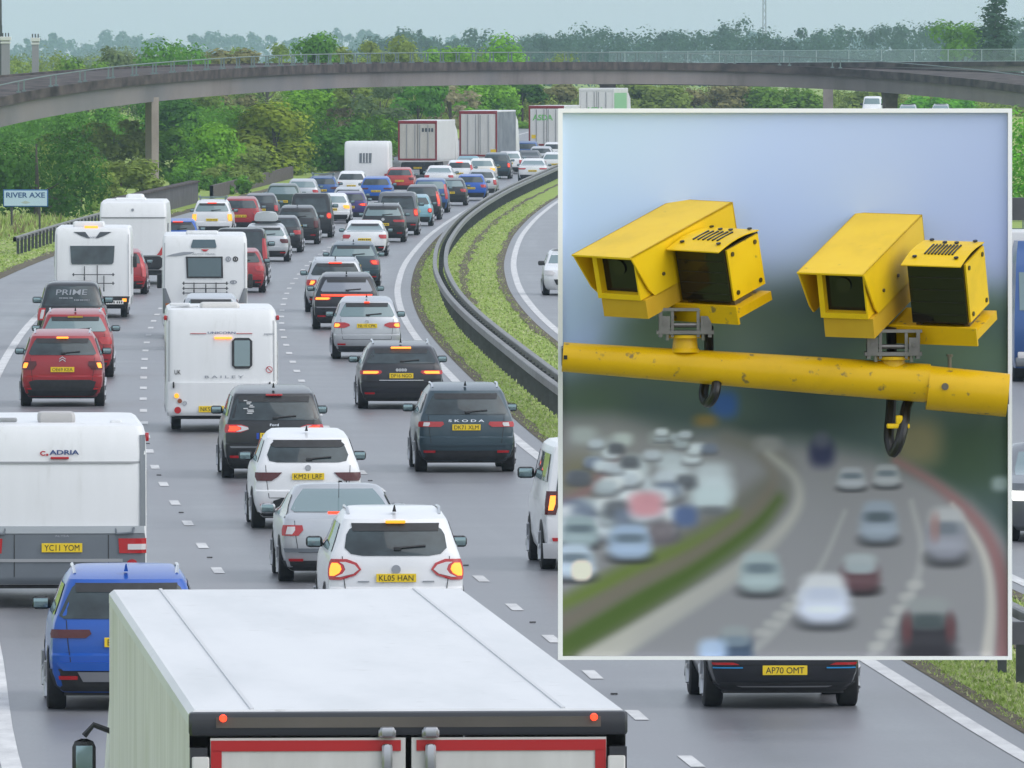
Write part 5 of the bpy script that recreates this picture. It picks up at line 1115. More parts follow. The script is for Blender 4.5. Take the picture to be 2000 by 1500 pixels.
for sx in (-1, 1):
    q = MB(); S.patch(q, [(.98, 44 / s, 52 / s), (1.10, 50 / s, 63 / s), (1.4, 60 / s, 64.5 / s)], off=.03, nu=4, mir=sx < 0); q.build('tail_light', REDL, t)
    sidewin(t, S, sx, 1.2, 2.2, 1.5, 2.1)
q = MB(); S.patch(q, [(.52, -W*.38, W*.38), (.62, -W*.44, W*.44), (.9, -W*.44, W*.44), (.97, -W*.4, W*.4)], off=.03, nu=8); q.build('bumper', BLK, t)
q = MB(); S.patch(q, [(.98, -W*.40, W*.40), (1.02, -W*.40, W*.40)], off=.04, nu=8, nv=1); q.build('trim_line', BULB, t)
q = MB(); rbox(q, X_(262), 1.6, 3.0, 36 / s, .7, .22, .09); rbox(q, X_(254), 1.4, 2.93, 60 / s, 1.0, .10, .04); q.build('roof_dome', GRPR, t)
axle(t, W, 2.0, .35); axle(t, W, 5.8, .35); q = MB(); q.box((0, 3.2, .42), (W * .85, 6, .2)); q.build('underbody', BLK, t, smooth=False)
# box van far off
t, p, s = van_root(716, 376, 'box_van', 'plain white box van with one small barred rear window', 'van', 'vans in the queue')
W = 87 / s; S = shell_box(W, H - gz(p.y) - (276 - YH) / s, 5.5, layers=None, rr=.12, bow=.02); S.body().build('body', GRP, t, ang=28)
X_ = lambda x: (x - 716) / s
Zf = lambda y: H - gz(p.y) - (y - YH) / s
q = MB(); S.patch(q, [(Zf(318), X_(702), X_(725)), (Zf(299), X_(702), X_(726))], off=.03, nu=4); o = q.build('rear_window', GREYP, t)
q = MB()
for i in range(1, 4): x = X_(702) + (X_(725) - X_(702)) * i / 4; q.box((x, S.rear(x, Zf(308)) - .05, Zf(308)), (.05, .02, Zf(299) - Zf(318)))
q.build('window_bars', GRP, o, smooth=False)
for sx in (-1, 1):
    q = MB(); S.patch(q, [(.8, W*.40, W*.47), (1.1, W*.40, W*.47)], off=.03, nu=3, mir=sx < 0); q.build('tail_light', REDL, t)
q = MB(); S.patch(q, [(.36, -W*.45, W*.45), (.6, -W*.48, W*.48)], off=.04, nu=6); q.build('bumper', BLK, t)
axle(t, W, 1.5, .34); axle(t, W, 4.7, .34)

# ---------------------------------------------------------------- lorries
LW = mat('lorry_white', (.66, .66, .65), rough=.45, coat=.2, var=.05, vscale=.6)
LROOF = ramp_mat('lorry_roof', 1.1, [(.3, (.58, .595, .60)), (.55, (.655, .665, .67)), (.75, (.68, .69, .69))], .5, stretch=(1.4, .22, 1), second=(7, .5, (.45, .45, .43), .66, .74))
LDOOR = ramp_mat('lorry_door_dirty', 1.2, [(.3, (.50, .495, .47)), (.7, (.62, .615, .59))], .5, stretch=(3, 3, .4))
LSIDE = ramp_mat('lorry_side_grimy', 1.4, [(.25, (.50, .49, .47)), (.5, (.64, .63, .615)), (.75, (.72, .71, .70))], .5, stretch=(1.0, 3.0, .3), second=(.5, .5, (.42, .43, .35), .5, .72))
FRAME = mat('lorry_frame_black', (.02, .022, .028), rough=.4, coat=.3)
FRAMEB = mat('lorry_frame_brown', (.10, .088, .075), rough=.5, var=.2, vscale=2)
TAPE = mat('red_reflective_tape', (.40, .010, .012), rough=.4)
def lorry(cx_r, Yr, W, top, L, label, side_m, frame_m, door_m, rz, marks=None, cab=True, zb=1.15, grp='lorries in the queue', roof_m=None, doors=2, tape=False, nm='lorry', X=None):
    x = X if X is not None else on(cx_r, 400, Yr).x
    t = empty(nm, (x, Yr, gz(Yr)), rz); tag(t, label, 'lorry', grp); h = W / 2; Hh = top
    q = MB()
    for sx in (-1, 1): q.add([(sx*h, .06, zb), (sx*h, L, zb), (sx*h, L, Hh - .09), (sx*h, .06, Hh - .09)], [(0, 1, 2, 3) if sx > 0 else (3, 2, 1, 0)])
    q.build('side_panel', side_m, t, smooth=False)
    q = MB(); q.box((0, L - .03, (zb + Hh) / 2 - .05), (W - .02, .06, Hh - zb - .1)); q.box((0, L / 2, zb - .06), (W - .1, L, .12)); q.build('headboard', LW, t, smooth=False)
    q = MB(); q.loft([[(-h * 1.002, .0, z), (h * 1.002, .0, z), (h * 1.002, L, z), (-h * 1.002, L, z)] for z in (Hh - .10, Hh - .035)] + [[(-h + .03, .02, Hh - .005), (h - .03, .02, Hh - .005), (h - .03, L - .04, Hh - .005), (-h + .03, L - .04, Hh - .005)]]); q.build('roof', roof_m or LROOF, t, smooth=False)
    if tape:
        for sx in (-1, 1):
            q = MB(); q.box((sx * (h - .36), L / 2, Hh - .002), (.022, L - .1, .012)); q.build('roof_seam', mat('roof_seam_pale', (.56, .57, .58), rough=.5), t, smooth=False)
    fw = .10
    q = MB(); q.box((0, .02, Hh - (.085 if tape else .12)), (W + .01, .12, .14 if tape else .20), ch=.02); q.build('rear_header', frame_m, t)
    for sx in (-1, 1):
        q = MB(); q.box((sx * (h - fw / 2), .02, (zb + Hh - .22) / 2), (fw, .12, Hh - .22 - zb)); q.build('rear_post', frame_m, t, smooth=False)
    q = MB(); q.box((0, .02, zb + .04), (W - 2 * fw, .12, .12)); q.build('rear_sill', frame_m, t, smooth=False)
    dh0, dh1 = zb + .10, Hh - (.16 if tape else .22)
    for sx in (-1, 1):
        q = MB(); q.box((sx * (h - fw) / 2, -.0, (dh0 + dh1) / 2), (h - fw - .035, .05, dh1 - dh0 - .01)); d = q.build('door', door_m, t, smooth=False)
        if tape:
            q = MB(); tw = .062; x0, x1 = .045, h - fw - .02
            q.box((sx * (x0 + x1) / 2, -.03, dh1 - .05), (x1 - x0, .006, tw)); q.box((sx * (x1 - tw / 2), -.03, dh1 - .05 - tw / 2 - .06), (tw, .006, .13)); q.build('warning_tape', TAPE, d, smooth=False)
            q = MB(); xx = sx * .125; q.cyl((xx, -.06, dh0 + .1), (xx, -.06, Hh - .2), .014, n=8); q.box((xx, -.055, dh1 - .12), (.06, .05, .16), ch=.015); q.box((xx, -.06, Hh - .13), (.085, .06, .06), ch=.015); q.box((xx, -.05, dh1 + .02), (.1, .05, .05), ch=.01); q.build('locking_bar', ALU, d)
        else:
            q = MB()
            for xx in ((.12, .55) if tape is False else ()): q.cyl((sx * xx * h, -.05, dh0 + .05), (sx * xx * h, -.05, dh1 - .05), .03, n=6)
            q.build('locking_bar', BULB, d)
    if tape:
        for sx, m_ in ((-1, LITR), (1, LITR)):
            q = MB(); q.cyl((sx * (h - .19), -.03, Hh - .05), (sx * (h - .19), -.075, Hh - .05), .024, .019, 12); q.build('marker_lamp', m_, t)
        q = MB(); q.box((0, -.043, Hh - .075), (W - .3, .008, .06)); q.build('header_strip', FRAMEB, t, smooth=False)
        for sx in (-1, 1):
            q = MB(); q.box((sx * (h - .06), -.045, Hh - .45), (.1, .03, .36), ch=.01)
            for k in range(3): q.cyl((sx * (h - .09), -.06, Hh - .36 - .09 * k), (sx * (h - .09), -.07, Hh - .36 - .09 * k), .012, n=8)
            q.build('hinge_plate', LDOOR, t)
    q = MB(); q.box((0, .12, .62), (W - .2, .12, .16)); q.box((0, .5, .85), (W - .5, .8, .3)); q.box((0, L / 2, .9), (.9, L, .25)); q.build('chassis', BLK, t, smooth=False)
    for sx in (-1, 1):
        q = MB(); q.box((sx * (h - .35), .04, .62), (.45, .05, .15), ch=.01); q.build('tail_light', REDL, t)
        for yw in (2.2, 3.5, 4.8): wheel(t, sx * (h - .2), yw, .5, .36, sx)
    plate(t, 0, .05, .65, None)
    if cab:
        q = MB(); c0 = L + .6; hh = Hh - .35
        q.loft([[(-h * a, c0 + b, z), (h * a, c0 + b, z), (h * a, c0 + d_, z), (-h * a, c0 + d_, z)] for z, a, b, d_ in ((.45, .97, 0, 2.3), (1.4, .99, 0, 2.35), (2.2, .97, 0, 2.25), (hh - .4, .93, .1, 1.9), (hh, .86, .2, 1.3))]); o = q.build('cab', LW, t)
        for sx in (-1, 1): wheel(t, sx * (h - .2), c0 + 1.2, .5, .34, sx)
    if marks: marks(t, h, Hh, zb, L)
    return t
# the big one in front
s_r = F / (63.8 * 1.0369); Yr = 63.8 * 1.0369
pr, pf = on(797.5, 1385, Yr), on(560, 1156, 78.6 * 1.0369)
topz = (on(370, 1400, Yr).z + on(1224, 1368, Yr).z) / 2
Wb = 855 / F * Yr; Lb = pf.y - pr.y
def m_big(t, h, Hh, zb, L):
    for sx, z in ((-1, 2.42), (1, 2.9)):
        q = MB(); x = sx * (h + .13); y = L + 1.8
        q.box((x, y, z), (.17, .14, .40), ch=.06); q.tube([(sx * (h - .1), y, z + .24), (sx * (h + .06), y, z + .30), (x, y, z + .22)], .022, 6); o = q.build('wing_mirror', BLK, t)
        q = MB(); q.box((x, y - .075, z), (.12, .01, .31), ch=.004); q.build('mirror_glass', MIRG, o)
lorry(797, Yr, Wb, topz, Lb, 'big white lorry with black and red rear frame, nearest the viewer', LSIDE, FRAME, LDOOR, -math.atan((pf.x - pr.x) / Lb), marks=m_big, tape=True, zb=1.2, X=pr.x)
CREAMD = ramp_mat('far_door_cream', 1.0, [(.3, (.44, .42, .37)), (.7, (.56, .54, .49))], .5, stretch=(2, 2, .5))
REDF = mat('lorry_red_frame', (.22, .018, .025), rough=.45)
SLATE = ramp_mat('slate_curtain', .8, [(.35, (.10, .115, .14)), (.6, (.20, .22, .25)), (.75, (.30, .32, .35))], .5, stretch=(1, .5, .8))
def far_lorry(cx, w_px, ytop, W, L, label, side_m, frame_m, door_m, rz, marks=None, roofcurve=False):
    Yr = W / w_px * F; tp = on(cx, ytop, Yr).z - gz(Yr)
    return lorry(cx, Yr, W, tp, L, label, side_m, frame_m, door_m, rz, marks=marks)
def mk1(t, h, Hh, zb, L):
    q = MB(); rg = random.Random(2)
    for i in range(4): q.box((.35 + i * .2, -.035, Hh - .62), (.13, .01, .24))
    q.build('door_lettering', mat('slate_ink', (.05, .06, .07), rough=.5), t, smooth=False)
far_lorry(815.5, 76, 235, 2.5, 13.5, 'first far lorry with cream doors in a red frame and white sides', LW, REDF, CREAMD, -.082, mk1)
def mk2(t, h, Hh, zb, L):
    q = MB(); q.box((h * .80, -.04, zb + .28), (.36, .01, .34)); q.build('warning_plate', YEL, t, smooth=False)
far_lorry(934, 74, 216, 2.5, 13.5, 'second far lorry with pale doors and dark slate curtain side', SLATE, REDF, LDOOR, -.092, mk2)
GRN = mat('bright_green_ink', (.16, .50, .13), rough=.5)
def mk3(t, h, Hh, zb, L):
    q = MB(); add_text(q, 'ASDA', lambda u, v: (u - .25, -.045, Hh - .85 + v), width=1.45, height=.42, bold=.03); q.build('door_lettering', GRN, t, smooth=False)
    q = MB(); q.box((-h * .72, -.04, zb + .62), (.30, .01, .26)); q.build('warning_plate', YEL, t, smooth=False)
far_lorry(1067, 69, 206, 2.5, 13.5, 'third far lorry, white with bright green door lettering and red top frame', LW, REDF, LW, -.10, mk3)
def mk4(t, h, Hh, zb, L):
    q = MB(); add_text(q, 'ASDA', lambda u, v: (u - .1, -.045, Hh - 1.55 + v), width=1.3, height=.36, bold=.03); q.build('door_lettering', GRN, t, smooth=False)
    q = MB(); q.add([(h + .01, .3, zb + .3), (h + .01, 9, zb + .3), (h + .01, 9, Hh - .35), (h + .01, .3, Hh - .35)], [(0, 1, 2, 3)]); q.build('side_graphic', mat('pale_green_side', (.22, .48, .24), rough=.5), t, smooth=False)
far_lorry(1165, 68, 172, 2.5, 10, 'tallest far lorry, white with green side, under the middle of the flyover', LW, LW, LW, -.112, mk4)
# oncoming lorries
def cab_front(px, yb, label, col, W, Hh, L=7, Yf=None):
    p = at(px, yb) if Yf is None else Vector((on(px, 300, Yf).x, Yf, gz(Yf))); rz = head(p.y) + math.pi
    t = empty('lorry', p, rz); tag(t, label, 'lorry', 'vehicles on the opposite carriageway'); h = W / 2
    # local y points towards the viewer: cab nose at y = 0
    q = MB(); q.loft([[(-h * a, b, z), (h * a, b, z), (h * a, -2.2, z), (-h * a, -2.2, z)] for z, a, b in ((.35, .97, -.12), (.55, 1, 0), (1.35, 1, 0), (1.75, .99, -.05), (2.75, .95, -.32), (Hh - .5, .93, -.5), (Hh - .2, .88, -.9))]); q.build('cab', P(col), t)
    q = MB(); y_ = lambda z: float(np.interp(z, [.55, 1.35, 1.75, 2.75, 3.2], [0, 0, -.05, -.32, -.45])) + .02
    q.grid([[(x * h, y_(z), z) for x in (-.9, 0, .9)] for z in (1.72, 2.2, 2.62)]); q.build('windscreen', GLASSL, t)
    q = MB()
    for z in (.75, .95, 1.15): q.box((0, .015, z), (W * .72, .05, .08))
    q.build('grille', BLK, t, smooth=False)
    q = MB(); q.box((0, .03, .50), (W * .98, .12, .22), ch=.03); q.build('bumper', P('grey'), t)
    for sx in (-1, 1):
        q = MB(); q.box((sx * h * .78, .06, .66), (.4, .06, .16), ch=.02); q.build('headlight', CLRL, t)
        q = MB(); q.box((sx * (h + .16), -.25, 2.2), (.2, .14, .6), ch=.04); q.build('mirror', BLK, t)
        for yw in (-1.2, -L + 1.2): wheel(t, sx * (h - .18), yw, .48, .3, sx)
    q = MB(); q.box((0, -2.4 - (L - 2.4) / 2, (1.0 + Hh) / 2), (W, L - 2.5, Hh - 1.0), ch=.05); q.build('box_body', LW, t)
    q = MB(); q.box((0, .1, .38), (.5, .02, .11)); q.build('number_plate', WPL, t, smooth=False)
cab_front(2084, 748, 'blue lorry cab coming towards the viewer at the right edge', 'midblue', 2.5, 3.55)
car(1702, 239, 'van', 1.75, 2.3, 5.4, 'white', 'white oncoming van seen under the right part of the flyover', opp=1, det=1, antenna=False)
# ---------------------------------------------------------------- pasted inset picture, built as a framed panel on an invented gantry, 38 m ahead
GAIN = 1.28
YP = 38.2; KP = YP / F
def pp(px, py, dy=0.0): return on(px, py, YP + dy)
gan = empty('added_inset_gantry', (pp(1533, 750).x, YP, 0)); tag(gan, 'white framed inset picture of blurred motorway traffic on an added grey cantilever gantry', 'sign')
gan.location = (0, 0, 0)
FRW = mat('frame_white', (.96, .96, .96), rough=.5)
def slab(mb, x0, y0, x1, y1, d0, d1, mi=0):
    a, b, c, d = pp(x0, y1), pp(x1, y1), pp(x1, y0), pp(x0, y0)
    f = [Vector((p.x, YP + d0, p.z)) for p in (a, b, c, d)]; k = [Vector((p.x, YP + d1, p.z)) for p in (a, b, c, d)]
    mb.add(f + k, [(0, 1, 2, 3), (5, 4, 7, 6), (4, 0, 3, 7), (1, 5, 6, 2), (3, 2, 6, 7), (4, 5, 1, 0)], mi)
q = MB(); slab(q, 1091, 213, 1975, 1287, .0, .05); q.build('backing_board', mat('board_grey', (.25, .26, .27), rough=.6), gan, smooth=False)
q = MB(); slab(q, 1090, 212, 1976, 220, -.03, .055); slab(q, 1090, 1281, 1976, 1288, -.03, .055); slab(q, 1090, 220, 1099, 1281, -.03, .055); slab(q, 1968, 220, 1976, 1281, -.03, .055); q.build('frame', FRW, gan, smooth=False)
# the print: a soft-focus picture of a motorway under a pale sky
NX, NY = 218, 266
px_ = np.linspace(1099, 1968, NX); py_ = np.linspace(220, 1281, NY); PX, PY = np.meshgrid(px_, py_)
IMG = np.zeros((NY, NX, 3))
def sst(a, b, x): t = np.clip((x - a) / (b - a + 1e-9), 0, 1); return t * t * (3 - 2 * t)
def lay(alpha, col):
    global IMG; IMG = IMG * (1 - alpha[..., None]) + np.array(col)[None, None] / 255. * alpha[..., None]
def blob(cx, cy, rx, ry, col, soft=.5, a=1.0, p=2.6):
    d = (np.abs((PX - cx) / rx) ** p + np.abs((PY - cy) / ry) ** p) ** (1 / p); lay(a * (1 - sst(1 - soft, 1 + soft, d)), col)
def curve_dist(pts):
    pts = np.array(pts, float); best = np.full(PX.shape, 1e9); w_ = np.zeros(PX.shape)
    P3 = []
    for i in range(len(pts) - 1):
        for t in np.linspace(0, 1, 9)[:-1]: P3.append([_catmull(np.arange(len(pts), dtype=float), pts[:, k], i + t) for k in range(pts.shape[1])])
    P3.append(list(pts[-1])); P3 = np.array(P3)
    for i in range(len(P3) - 1):
        a, b = P3[i], P3[i + 1]; dx, dy = b[0] - a[0], b[1] - a[1]; L2 = dx * dx + dy * dy + 1e-9
        t = np.clip(((PX - a[0]) * dx + (PY - a[1]) * dy) / L2, 0, 1); d = np.hypot(PX - a[0] - t * dx, PY - a[1] - t * dy); ww = a[2] + t * (b[2] - a[2])
        m = d - ww < best; best = np.where(m, d - ww, best); w_ = np.where(m, ww, w_)
    return best
def band(pts, col, soft=14, a=1.0): lay(a * (1 - sst(-soft, soft, curve_dist(pts))), col)
def below(pts, col, soft=30, a=1.0, wob=0):
    yy = np.interp(PX, [p[0] for p in pts], [p[1] for p in pts]) + wob * np.sin(PX / 37.) ; lay(a * sst(-soft, soft, PY - yy), col)
t_ = ((PY - 220) / 430).clip(0, 1)[..., None]; u_ = ((PX - 1099) / 869)[..., None]
top = np.array([188, 207, 238]) * (1 - u_) + np.array([167, 180, 210]) * u_; bot = np.array([168, 190, 220]) * (1 - u_) + np.array([152, 166, 200]) * u_
IMG = (top * (1 - t_) + bot * t_) / 255.
blob(1400, 560, 260, 160, (158, 178, 212), .9, .5)
below([(1099, 735), (1190, 690), (1290, 650), (1330, 600), (1450, 545), (1560, 545), (1700, 560), (1860, 555), (1968, 560)], (104, 120, 124), 60)
below([(1099, 770), (1290, 720), (1430, 660), (1560, 650), (1700, 640), (1968, 620)], (80, 96, 96), 70)
for x, y, rx, ry, c in ((1330, 650, 70, 50, (84, 104, 96)), (1460, 640, 90, 60, (72, 92, 84)), (1640, 600, 90, 50, (66, 84, 86)), (1900, 640, 90, 60, (72, 96, 70)), (1930, 800, 80, 90, (48, 66, 44)), (1800, 700, 90, 50, (58, 78, 66)), (1150, 790, 70, 40, (92, 110, 88)), (1560, 790, 120, 60, (46, 60, 62)), (1440, 820, 60, 40, (58, 70, 68)), (1880, 900, 90, 60, (54, 74, 46))): blob(x, y, rx, ry, c, .8, .7)
_rt = random.Random(4)
for _k in range(34):
    blob(1240 + 730 * _rt.random(), 600 + 190 * _rt.random(), 40 + 50 * _rt.random(), 26 + 26 * _rt.random(), _rt.choice([(98, 118, 104), (84, 104, 96), (108, 124, 116), (62, 78, 72), (90, 112, 84), (76, 92, 96)]), .95, .5)
below([(1099, 790), (1968, 760)], (70, 84, 82), 70, .35)
blob(1790, 865, 48, 45, (128, 120, 92), .6, .8); blob(1415, 790, 26, 26, (62, 96, 160), .6, .9); blob(1378, 822, 22, 12, (136, 114, 62), .7, .8)
below([(1099, 815), (1200, 815), (1300, 850), (1450, 860), (1560, 862), (1700, 890), (1800, 930), (1900, 985), (1968, 1050)], (136, 136, 140), 34)
blob(1160, 860, 130, 40, (150, 150, 150), .8, .6); blob(1130, 930, 40, 40, (118, 112, 80), .8, .6)
band([(1100, 985, 10), (1150, 955, 12), (1200, 900, 10)], (142, 108, 114), 16, .7)
band([(1099, 1150, 60), (1250, 1020, 70), (1360, 940, 60), (1390, 880, 40)], (138, 138, 142), 50, .6)
# reservation: green, brown barrier, green
band([(1080, 1262, 62), (1230, 1160, 62), (1360, 1080, 56), (1460, 1010, 48), (1520, 940, 34), (1500, 890, 22), (1420, 858, 14)], (112, 112, 106), 22)
band([(1080, 1188, 12), (1230, 1120, 20), (1360, 1062, 16), (1440, 1010, 10)], (104, 122, 62), 18, .9)
band([(1080, 1276, 24), (1230, 1185, 24), (1360, 1105, 22), (1470, 1030, 16), (1520, 975, 8)], (78, 98, 52), 20, .95)
band([(1080, 1232, 14), (1230, 1145, 16), (1360, 1080, 14), (1470, 1000, 12), (1512, 935, 10), (1490, 890, 8)], (116, 110, 100), 14, .9)
# near road, pale shoulder line and wear
band([(1150, 1296, 26), (1300, 1205, 20), (1450, 1108, 15), (1548, 1010, 10), (1556, 940, 8), (1500, 885, 6)], (178, 176, 168), 12, .9)
band([(1420, 870, 16), (1560, 940, 26), (1580, 1010, 34), (1500, 1120, 60), (1330, 1290, 90)], (140, 140, 145), 36, .4)
for pts in ([(1430, 1300, 9), (1520, 1225, 8), (1600, 1110, 6), (1650, 1000, 4)], [(1690, 1300, 10), (1770, 1180, 9), (1800, 1080, 7), (1780, 980, 5)]): band(pts, (166, 166, 166), 8, .55)
for k in range(6): blob(1490 + k * 18, 1235 - k * 17, 16, 8, (176, 176, 174), .6, .6); blob(1712 + k * 15, 1262 - k * 24, 16, 9, (176, 176, 174), .6, .6)
band([(1750, 900, 6), (1840, 955, 9), (1920, 1035, 12), (1958, 1140, 15), (1962, 1300, 18)], (140, 104, 106), 14, .9)
band([(1860, 985, 3), (1920, 1080, 7), (1936, 1180, 9), (1926, 1300, 13)], (184, 180, 174), 9, .85)
def bcar(cx, cy, w_, h_, body, glass=(92, 104, 114), roof=None, low=(52, 54, 58)):
    blob(cx, cy + h_ * .42, w_ * .50, h_ * .16, low, .5, .8); blob(cx, cy + h_ * .08, w_ * .48, h_ * .36, body, .35, .95, 3)
    blob(cx, cy - h_ * .26, w_ * .40, h_ * .24, roof or body, .4, .95, 3); blob(cx, cy - h_ * .12, w_ * .36, h_ * .12, glass, .6, .75, 3); blob(cx, cy + h_ * .18, w_ * .4, h_ * .08, tuple(min(255, int(c * 1.06) + 8) for c in body), .8, .6)
for x, y, r, c in ((1215, 858, 20, (196, 206, 204)), (1140, 850, 26, (176, 184, 184)), (1290, 855, 22, (160, 166, 168)), (1240, 905, 26, (190, 200, 206)), (1310, 900, 30, (196, 206, 214)), (1320, 930, 30, (208, 218, 226)), (1180, 870, 26, (168, 174, 178)), (1390, 925, 36, (200, 210, 218)), (1395, 955, 36, (206, 218, 226)), (1240, 925, 28, (198, 206, 212)), (1275, 950, 28, (196, 204, 212))): blob(x, y, r, r * .62, c, .6, .85)
_rg = random.Random(9)
for _k in range(56):
    u, v = _rg.random(), _rg.random() ** .8; y = 838 + 205 * v; x = (1130 + 30 * v) + (270 - 60 * v) * (u - .15 * v) - 40 * v * v; r = 12 + 20 * v; c = _rg.choice([(214, 222, 230), (226, 230, 234), (176, 186, 194), (96, 100, 108), (196, 204, 214), (120, 130, 150)])
    blob(x, y + r * .5, r, r * .35, (84, 86, 92), .7, .6); blob(x, y, r, r * .6, c, .55, .85)
blob(1262, 985, 34, 24, (206, 148, 158), .5, .95); blob(1388, 975, 40, 24, (196, 210, 216), .5, .9); blob(1390, 997, 30, 9, (90, 92, 98), .7, .7)
blob(1338, 1008, 24, 20, (86, 104, 146), .6, .9); blob(1290, 1040, 30, 22, (112, 104, 110), .6, .85)
bcar(1230, 1060, 86, 72, (158, 176, 202)); bcar(1132, 1040, 74, 62, (150, 166, 172)); bcar(1120, 1098, 84, 72, (186, 200, 216)); blob(1136, 1114, 20, 20, (238, 220, 204), .25)
bcar(1485, 1120, 84, 84, (158, 172, 176)); blob(1500, 868, 26, 16, (150, 150, 152), .6, .7); blob(1605, 885, 24, 26, (52, 56, 84), .6, .9); blob(1605, 860, 14, 16, (92, 96, 112), .7, .8)
bcar(1663, 935, 56, 46, (160, 164, 172)); bcar(1732, 930, 52, 46, (156, 160, 166)); bcar(1716, 1020, 76, 84, (142, 152, 166), (70, 80, 86)); bcar(1680, 1120, 78, 78, (96, 74, 80), (150, 160, 166), (160, 168, 172), (34, 32, 36))
bcar(1848, 1045, 80, 110, (140, 142, 154), (92, 100, 112), (170, 172, 176)); blob(1826, 1030, 10, 26, (150, 118, 116), .7, .7)
bcar(1609, 1172, 104, 104, (200, 206, 224), (176, 184, 206), (200, 202, 208)); bcar(1812, 1228, 108, 122, (56, 56, 62), (58, 68, 72), (140, 144, 146), (24, 24, 28)); blob(1772, 1228, 10, 28, (108, 70, 74), .7, .7); blob(1856, 1226, 10, 26, (104, 68, 72), .7, .7)
bcar(1436, 1262, 70, 80, (70, 84, 104), (110, 126, 142), (142, 148, 152)); blob(1392, 1270, 28, 22, (168, 188, 216), .5, .9); blob(1955, 945, 18, 14, (150, 164, 166), .6, .8)
def lin(a): return np.where(a <= .04045, a / 12.92, ((a + .055) / 1.055) ** 2.4)
LIN = np.clip(lin(IMG) * GAIN, 0, .95)
vs = [tuple(pp(px_[i], py_[j], -.012)) for j in range(NY) for i in range(NX)]
ii = np.arange(NX * NY).reshape(NY, NX); fs = np.stack([ii[1:, :-1], ii[1:, 1:], ii[:-1, 1:], ii[:-1, :-1]], -1).reshape(-1, 4)
me = bpy.data.meshes.new('picture_print'); me.from_pydata(vs, [], fs.tolist())
ca = me.color_attributes.new('print', 'FLOAT_COLOR', 'POINT'); ca.data.foreach_set('color', np.concatenate([LIN.reshape(-1, 3), np.ones((NX * NY, 1))], 1).ravel())
pm, pn, pb_ = node_mat('printed_picture'); at_ = pn.nodes.new('ShaderNodeAttribute'); at_.attribute_name = 'print'; pn.links.new(at_.outputs['Color'], pb_.inputs['Base Color']); pb_.inputs['Roughness'].default_value = .7; pb_.inputs['Specular IOR Level'].default_value = .1
me.materials.append(pm); o = bpy.data.objects.new('picture_print', me); COL.objects.link(o); o.parent = gan
# added gantry to carry the inset panel: two arms to a column in the reservation
GANM = mat('gantry_steel', (.10, .105, .115), rough=.5, metal=.4, var=.2, vscale=2)
xc = ex(YP) + 2.3; q = MB(); q.cyl((xc, YP + .25, -.2), (xc, YP + .25, 8.4), .24, .18, 16); q.box((xc, YP + .25, .1), (.9, .9, .25), ch=.03)
for k in range(4):
    q.cyl((xc + (.3 if k % 2 else -.3), YP + .25 + (.3 if k > 1 else -.3), .2), (xc + (.3 if k % 2 else -.3), YP + .25 + (.3 if k > 1 else -.3), .32), .04, n=6)
q.build('column', GANM, gan)
for yy in (408, 1236):
    a, b = pp(1110, yy, .11), pp(1900, yy, .11); q = MB(); q.box(((a.x + xc) / 2, YP + .11, a.z), (xc - a.x, .08, .075)); q.build('arm', GANM, gan, smooth=False)
# ---- yellow pole and the two enforcement cameras standing clear of the print
YELP = ramp_mat('yellow_paint', 6.0, [(.22, (.66, .43, .006)), (.5, (.80, .52, .008)), (.8, (.84, .57, .014))], .38, second=(38, .75, (.20, .15, .04), .70, .80))
YELD = ramp_mat('yellow_pole_paint', 5.0, [(.25, (.56, .34, .002)), (.5, (.68, .41, .003)), (.8, (.72, .45, .005))], .34, second=(26, .8, (.12, .10, .06), .63, .70))
YC = YP - .36
def pc(px, py, dy=0.0): return on(px, py, YC + dy)
pole = empty('yellow_pole', (pc(1533, 735).x, YC, 0)); pole.location = (0, 0, 0); tag(pole, 'thick yellow pole carrying both yellow cameras across the framed picture', 'pole')
kc = YC / F
q = MB(); pts = [pc(x, 697 + (x - 1098) * .0722) for x in (1099, 1340, 1580, 1815)]; q.tube(pts, [29 * kc, 32.5 * kc, 36 * kc, 38 * kc], 28); q.build('tube', YELD, pole)
q = MB(); pts = [pc(1812, 757), pc(1968, 772)]; q.tube(pts, [43.5 * kc, 42.5 * kc], 28); q.build('sleeve', YELD, pole)
q = MB(); q.cyl(pc(1855, 722), pc(1855, 694), .0065, n=8); q.cyl(pc(1855, 697), pc(1855, 692), .011, n=6)
q.cyl(pc(1846, 755, -.078), pc(1846, 755, -.068), .012, n=10); q.build('bolt', mat('dull_bolt', (.16, .14, .11), rough=.4, metal=.8), pole)
for x, y in ((1106, 698), (1962, 772)):
    q = MB(); a = pc(x, y); q.box((a.x, (YC + YP) / 2, a.z), (.03, YP - YC, .06)); q.build('stand_off', GANM, pole, smooth=False)
q = MB(); q.add([tuple(pc(1101, 694, -.053)), tuple(pc(1108, 694, -.053)), tuple(pc(1108, 702, -.053)), tuple(pc(1101, 702, -.053))], [(3, 2, 1, 0)])
q.build('black_mark', INK, pole, smooth=False)
CBLK = mat('lens_black', (.008, .008, .009), rough=.12, spec=.4)
CSTEEL = mat('bracket_steel', (.20, .19, .175), rough=.35, metal=.8, var=.25, vscale=12)
CAB = mat('black_cable', (.012, .012, .013), rough=.35)
